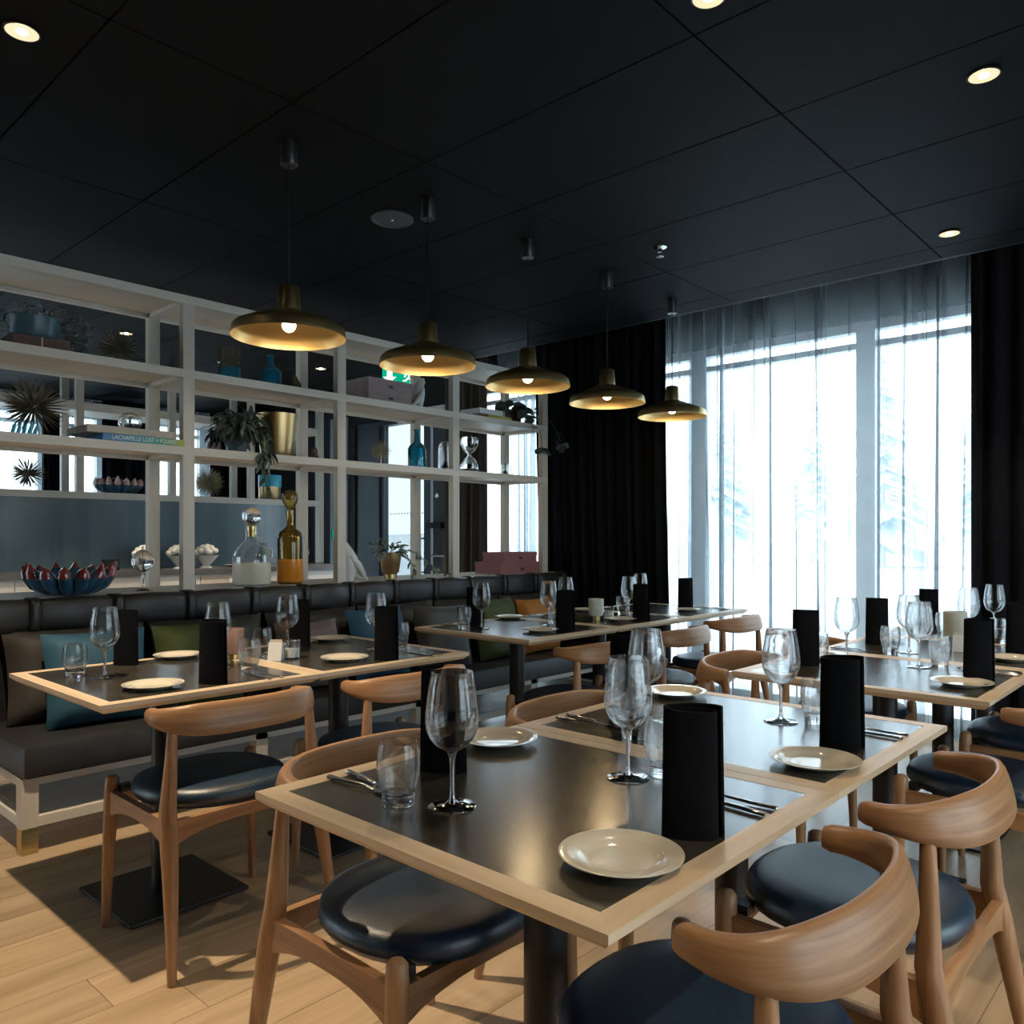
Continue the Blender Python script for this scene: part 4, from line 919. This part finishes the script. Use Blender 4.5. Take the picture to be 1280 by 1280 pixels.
lathe_thing('glass_dome', 'tall clear glass dome beside the hourglass', 'glass dome', (SM, 3.905, Z3), [('dome', [(.052, .012), (.052, .165), (.040, .20), (.02, .215), (0, .218), (0, .2165), (.02, .2135), (.039, .198), (.0505, .165), (.0505, .012)], M['glass2']), ('base_plate', [(0, 0), (.058, 0), (.058, .012), (0, .012)], M['black_plastic']), ('object_inside', [(0, .012), (.022, .012), (.028, .04), (.012, .07), (0, .075)], M['enamel_blue'])])
lathe_thing('glass_dome', 'small clear glass dome at the far end of the middle shelf', 'glass dome', (SM, 4.53, Z3), [('dome', [(.055, .01), (.055, .05), (.044, .085), (.02, .10), (0, .103), (0, .1015), (.02, .0985), (.043, .084), (.0535, .05), (.0535, .01)], M['glass2']), ('base_plate', [(0, 0), (.06, 0), (.06, .010), (0, .010)], M['black_plastic']), ('object_inside', [(0, .01), (.018, .01), (.02, .04), (.008, .05), (0, .052)], M['black_plastic'])])
hg = [(.0, .0), (.055, .002), (.068, .02), (.066, .06), (.045, .10), (.012, .135), (.012, .14), (.045, .172), (.064, .21), (.066, .245), (.055, .265), (0, .268)]
lathe_thing('hourglass', 'clear glass hourglass on the middle shelf, last bay', 'hourglass', (SM, 4.14, Z3), [('glass', hg, M['glass2']), ('sand', [(0, .004), (.055, .006), (.064, .022), (.05, .035), (0, .042)], M['leaf_mid'])])
lathe_thing('glass_sphere', 'clear glass ball on the cream book', 'glass ball', (SM, 1.72, Z3+.073), [('ball', [(.02, 0), (.042, .012), (.056, .04), (.050, .07), (.030, .092), (.010, .10), (0, .10)], M['glass2'])])
t = thing('blue_shells', 'little blue glass coral beside the large urchin', 'ornament', (SM+.14, 1.20, Z3))
for k in range(5): MB().tube([(0, -.05+k*.022, 0), (.005, -.045+k*.022, .025), (.0, -.035+k*.022, .05+.01*(k % 2))], [.009, .008, .003], 8).obj('branch', M['bright_blue'], t, smooth=True)
lathe_thing('gold_planter', 'large tapered gold pot on the middle shelf, first bay', 'pot', (SM, 2.565, Z3), [('foot', [(0, 0), (.080, 0), (.085, .012), (0, .012)], M['white_porcelain']), ('pot_body', [(0, .012), (.090, .012), (.098, .035), (.122, .255), (.116, .255), (.10, .2), (0, .2)], M['gold'])])
t = thing('cone_ornament', 'small dark cone ornament by the second upright', 'ornament', (SM, 2.82, Z3)); mb = MB()
for k in range(14): mb.sphere((.016*cos(k*2.4)*(1-k/18), .016*sin(k*2.4)*(1-k/18), .014+k*.0045), .014, 8, 5)
mb.obj('cone_body', M['crate'], t, smooth=True)
t = thing('silver_cups', 'small silver glass cups beside the trailing plant', 'cup', (SM+.08, 2.125, Z3))
for k in range(3): MB().lathe([(0, 0), (.014, 0), (.012, .03), (.006, .05), (0, .052)], 12, Matrix.Translation((0, -.02+k*.03, 0))).obj('cup', M['steel'], t, smooth=True)
# books
t = thing('book', 'thick blue to green book, title on its spine, middle shelf', 'book', (SM+.06, 1.712, Z3)); MB().box((0, 0, .0165), (.28, .40, .033), bev=.002).obj('cover', M['spine'], t)
fc = bpy.data.curves.new('title', 'FONT'); fc.body = 'LACHAPELLE LOST + FOUND'; fc.size = .030; fc.extrude = .0004; fc.align_x = 'CENTER'; fc.align_y = 'CENTER'; fc.materials.append(M['exit_white'].copy())
tm = mat('title_print', (.70, .82, .84), scale=20, rough=.5); fc.materials[0] = tm
tmp = bpy.data.objects.new('title_lettering', fc); COL.objects.link(tmp); me = bpy.data.meshes.new_from_object(tmp.evaluated_get(bpy.context.evaluated_depsgraph_get())); bpy.data.objects.remove(tmp)
o = bpy.data.objects.new('title_lettering', me); COL.objects.link(o); o.parent = t; o.matrix_local = Matrix.Translation((.1408, .0, .0165)) @ Matrix.Rotation(R(90), 4, 'Z') @ Matrix.Rotation(R(90), 4, 'X') @ Matrix.Diagonal((.80, .95, 1, 1))
t = thing('book', 'plain cream book lying on the blue book, middle shelf', 'book', (SM+.06, 1.655, Z3+.033)); MB().box((0, 0, .019), (.26, .42, .036), bev=.003).obj('cover', M['cream_card'], t); MB().box((.0, .004, .019), (.262, .415, .024)).obj('page_block', M['cream_card'], t)
t = thing('book', 'white book lying on a yellow book, far top shelf', 'book', (SM+.05, 4.22, Z2+.030)); MB().box((0, 0, .020), (.2, .24, .038), bev=.002).obj('cover', M['white'], t)
t = thing('book', 'yellow book under the white one, far top shelf', 'book', (SM+.05, 4.30, Z2)); MB().box((0, 0, .014), (.22, .26, .028), bev=.002).obj('cover', M['book_yellow'], t)
# storage boxes
def card_box(label, loc, d, m, rz=0):
    t = thing('storage_box', label, 'box', loc, rz); MB().box((0, 0, d[2]*.33), (d[0]-.006, d[1]-.006, d[2]*.66)).obj('box_body', m, t); MB().box((0, 0, d[2]*.82), (d[0], d[1], d[2]*.36), bev=.002).obj('lid', m, t)
    MB().box((d[0]/2+.001, 0, d[2]*.40), (.003, .035, .014)).obj('label_holder', M['black_plastic'], t)
card_box('lower dusty pink storage box on the top shelf', (SM, 3.30, Z2), (.28, .36, .075), M['pink_box']); card_box('upper dusty pink storage box on the top shelf', (SM, 3.30, Z2+.075), (.28, .36, .075), M['pink_box'])
card_box('larger rose storage box at the bottom of the pair on the sill', (-4.19, 4.54, ZB), (.27, .48, .085), M['rose_box'], 0); card_box('smaller rose storage box on top of the pair on the sill', (-4.19, 4.55, ZB+.085), (.22, .38, .075), M['rose_box'], 0)
# birds
def bird(label, loc, rz, s):
    t = thing('bird_figurine', label, 'figurine', loc, rz)
    P = [(0, 0, .0), (-.004, 0, .03), (-.008, 0, .07), (-.004, 0, .12), (.012, 0, .165), (.030, 0, .198), (.044, 0, .205), (.058, 0, .200)]; rr = [.026, .034, .046, .048, .034, .025, .021, .008]
    MB().tube([tuple(c*s for c in p) for p in P], [r*s for r in rr], 14).obj('body', M['white_porcelain'], t, smooth=True)
    for q in (-1, 1): MB().tube([tuple(c*s for c in p) for p in ((.01, q*.034, .14), (-.03, q*.046, .09), (-.075, q*.034, .035), (-.10, q*.02, .012))], [.012*s, .022*s, .015*s, .003*s], 10).obj('wing', M['white_porcelain'], t, smooth=True)
    MB().tube([tuple(c*s for c in p) for p in ((.056, 0, .203), (.072, 0, .196), (.076, 0, .186))], [.008*s, .005*s, .001*s], 8).obj('beak', M['white_porcelain'], t, smooth=True)
    MB().tube([tuple(c*s for c in p) for p in ((-.02, 0, .05), (-.07, 0, .02), (-.12, 0, .006))], [.02*s, .018*s, .008*s], 8).obj('tail', M['white_porcelain'], t, smooth=True)
bird('white bird figurine on the sill beside the gold pot', (-4.16, 3.03, ZB), R(-95), 1.12); bird('white bird figurine on the top shelf beside the pink boxes', (SM+.06, 3.60, Z2), R(100), 1.0)
# petal bowls
def petal_bowl(label, loc, r, h, out, inn, n=14):
    t = thing('petal_bowl', label, 'bowl', loc); rnd = random.Random(n); MB().lathe([(0, .004), (r*.35, 0), (r*.5, .006), (r*.72, h*.3), (r*.86, h*.62), (r*.82, h*.62), (r*.66, h*.3), (r*.45, .02), (0, .016)], 36).obj('bowl_body', out, t, smooth=True)
    for k in range(n):
        a = 2*pi*k/n; d = Vector((cos(a), sin(a), 0)); P = [d*r*.50+Vector((0, 0, h*.16)), d*r*.74+Vector((0, 0, h*.42)), d*r*.90+Vector((0, 0, h*.72)), d*r*.95+Vector((0, 0, h*.84))]; hh = h*rnd.uniform(.96, 1.2)
        pt = MB().tube(P, [r*.12, r*.19, r*.17, r*.13], 10).obj('petal', out, t, smooth=True)
        MB().tube([d*r*.90+Vector((0, 0, h*.70)), d*r*.96+Vector((0, 0, h*.85)), d*r+Vector((0, 0, hh))], [r*.172, r*.12, r*.012], 10).obj('petal_tip', inn, pt, smooth=True)
petal_bowl('blue bowl with red petal rim standing on the sill', (-4.13, 1.405, ZB), .19, .135, M['enamel_blue'], M['enamel_red'])
petal_bowl('scalloped cream and red bowl on the back ledge', (-7.36, 2.90, 1.592), .19, .125, M['enamel_blue'], M['enamel_cream'], 16)
t = bpy.data.objects['petal_bowl.001']
for k, (x, y, z, m) in enumerate([(-.02, -.10, .115, 'enamel_blue'), (.02, -.03, .12, 'enamel_red'), (.0, .05, .10, 'enamel_blue'), (.03, -.14, .11, 'enamel_red')]): MB().sphere((x, y, z), .045, 14, 8, (1, 1.2, .55)).obj('inner_petal', M[m], t, smooth=True)
MB
t = thing('radiometer', 'small glass bulb radiometer on the sill', 'ornament', (-4.15, 1.755, ZB))
MB().lathe([(0, 0), (.036, 0), (.030, .006), (.008, .012), (.006, .05), (.010, .07), (.006, .085), (.012, .095), (.036, .108), (.052, .135), (.054, .155), (.044, .185), (.02, .203), (.008, .208), (.006, .225), (0, .228)], 24).obj('glass_bulb', M['glass2'], t, smooth=True)
MB().tube([(0, 0, .09), (0, 0, .2)], .0012, 5).box((.016, 0, .15), (.02, .001, .02)).box((-.016, 0, .15), (.02, .001, .02)).obj('vanes', M['black_plastic'], t)
# decanters
lathe_thing('decanter', 'wide clear decanter with round stopper and pale liquid, on the sill', 'decanter', (-4.14, 2.355, ZB), [
    ('glass_body', [(0, .001), (.096, .001), (.103, .012), (.103, .16), (.092, .195), (.055, .235), (.034, .255), (.033, .330), (.029, .330), (.030, .258), (.05, .240), (.088, .193), (.099, .16), (.099, .014), (0, .008)], M['jar_glass']),
    ('liquid', [(0, .010), (.100, .011), (.1038, .016), (.1038, .13), (0, .132)], M['cream_liquid']), ('cork', [(0, .275), (.026, .275), (.028, .335), (0, .335)], M['brass']),
    ('stopper', [(0, .336), (.02, .335), (.046, .360), (.053, .388), (.046, .416), (.022, .436), (0, .440)], M['glass2'])])
lathe_thing('decanter', 'tall amber decanter with ball stopper and orange liquid, on the sill', 'decanter', (-4.14, 2.600, ZB), [
    ('glass_body', [(0, .001), (.066, .001), (.073, .012), (.073, .27), (.064, .30), (.030, .325), (.022, .345), (.022, .43), (.018, .43), (.018, .345), (.027, .322), (.060, .296), (.0695, .27), (.0695, .014), (0, .008)], M['amber_glass']),
    ('liquid', [(0, .010), (.070, .011), (.0738, .016), (.0738, .145), (0, .147)], M['orange_liquid']),
    ('stopper', [(0, .432), (.015, .432), (.030, .45), (.042, .475), (.047, .50), (.042, .525), (.025, .543), (0, .548)], M['amber_glass'])])
# back sideboard things
lathe_thing('storage_jar', 'jar with bright blue lid on the back ledge', 'jar', (-7.38, 4.40, 1.592), [('jar_body', [(0, 0), (.105, 0), (.11, .01), (.11, .13), (0, .13)], M['gold']), ('lid', [(0, .25), (.112, .25), (.115, .24), (.115, .13), (0, .13)], M['bright_blue'])])
def flower_bowl(label, v, seed):
    t = thing('flower_bowl', label, 'flowers', (-6.80, v, .945)); rnd = random.Random(seed)
    MB().lathe([(0, .0), (.055, 0), (.05, .006), (.028, .02), (.10, .105), (.095, .105), (.02, .03), (0, .03)], 24).obj('bowl', M['frame'], t, smooth=True)
    mb = MB()
    for k in range(16):
        a = k*2.4; q = .085*math.sqrt((k+.5)/16); c = Vector((q*cos(a), q*sin(a), .13+.055*(1-(q/.085)**2)))
        f = MB().sphere((0, 0, 0), .032, 9, 6, (1, 1, .85))
        f.obj('rose', M['flower'], t, smooth=True).location = c
    for k in range(10):
        a = k*.63; o = bpy.data.objects.new('leaf', lfm); COL.objects.link(o); o.parent = t; o.location = (.07*cos(a), .07*sin(a), .105); o.rotation_euler = (0, -.3, a)
flower_bowl('leftmost bowl of white roses, beside the radiometer', 2.905, 1); flower_bowl('middle bowl of white roses, between the two uprights', 3.19, 2); flower_bowl('right bowl of white roses, beside the clear decanter', 3.43, 3)
t = thing('napkin_box', 'small black napkin box on the sideboard', 'box', (-6.80, 2.62, .945)); MB().box((0, 0, .045), (.11, .10, .09), bev=.004).obj('box_body', M['black_plastic'], t); MB().box((.057, .02, .05), (.003, .03, .05)).obj('steel_clip', M['steel'], t)
t = thing('water_pitcher', 'glass water pitcher on the sideboard behind the second upright', 'pitcher', (-6.80, 4.38, .945)); MB().lathe([(0, .001), (.055, .001), (.06, .01), (.055, .16), (.06, .22), (.057, .22), (.052, .16), (.056, .012), (0, .01)], 24).obj('pitcher_body', M['jar_glass'], t, smooth=True); MB().tube([(0, .055, .19), (0, .095, .17), (0, .098, .10), (0, .058, .06)], .007, 8).obj('handle', M['jar_glass'], t, smooth=True)
lathe_thing('serving_plate', 'white serving plate on the sideboard left of the clear decanter', 'plate', (-6.78, 3.70, .945), [('plate_body', [(0, .004), (.06, .004), (.105, .02), (.108, .02), (.06, 0), (0, 0)], M['white_porcelain'])])
t = thing('steel_carafe', 'dark steel carafe on the sideboard behind the decanters', 'carafe', (-6.85, 4.02, .945)); MB().lathe([(0, 0), (.06, 0), (.062, .10), (.04, .16), (.03, .19), (.034, .21), (0, .215)], 22).obj('carafe_body', M['pot_blue'], t, smooth=True); MB().tube([(0, .045, .16), (0, .085, .15), (0, .09, .09), (0, .06, .05)], .006, 8).obj('handle', M['steel'], t, smooth=True)
# exit sign hung from the back-room ceiling + exit button
t = thing('exit_sign', 'green lit exit sign hanging before the glass door', 'exit sign', (-5.505, 4.55, 2.615), R(42.5))
MB().box((0, 0, 0), (.30, .03, .15)).obj('sign_box', M['exit_green'], t); MB().tube([(0, 0, .08), (0, 0, .12)], .008, 8).obj('hanger', M['steel'], t)
MB().prism([(-.025, .05), (-.025, -.0), (-.06, -.0), (-.0, -.06), (.06, .0), (.025, .0), (.025, .05)], 0, .002, Matrix.Translation((-.085, -.0155, 0)) @ Matrix.Rotation(R(90), 4, 'X')).obj('arrow', M['exit_white'], t)
mb = MB(); FX = Matrix.Translation((.085, -.0155, 0)) @ Matrix.Rotation(R(90), 4, 'X')
mb.prism([(.02+.012*cos(k*.7), .045+.012*sin(k*.7)) for k in range(9)], 0, .002, FX)
for a, b in (((.012, .03), (-.008, -.01)), ((-.008, -.01), (.02, -.03)), ((.02, -.03), (.012, -.06)), ((-.008, -.01), (-.03, -.035)), ((-.03, -.035), (-.055, -.035)), ((.012, .028), (.04, .01)), ((.012, .028), (-.03, .02)), ((-.03, .02), (-.04, -.005))):
    p, q = Vector((*a, 0)), Vector((*b, 0)); n_ = (q-p).normalized().cross(Vector((0, 0, 1)))*.0075
    mb.add([(*(p+n_).xy, .002), (*(p-n_).xy, .002), (*(q-n_).xy, .002), (*(q+n_).xy, .002)], [(0, 1, 2, 3)], FX)
mb.obj('running_figure', M['exit_white'], t)
t = thing('exit_button', 'small green lit exit button box on the blue-grey wall', 'button', (-7.58, VW-.02, 1.245)); MB().box((0, -.02, 0), (.13, .04, .11), bev=.005).obj('button_box', M['exit_green'], t); MB().box((.02, -.041, .0), (.05, .004, .05)).obj('push_plate', M['exit_white'], t); MB().box((-.068, -.02, 0), (.012, .05, .12)).obj('side_cap', M['black_plastic'], t)
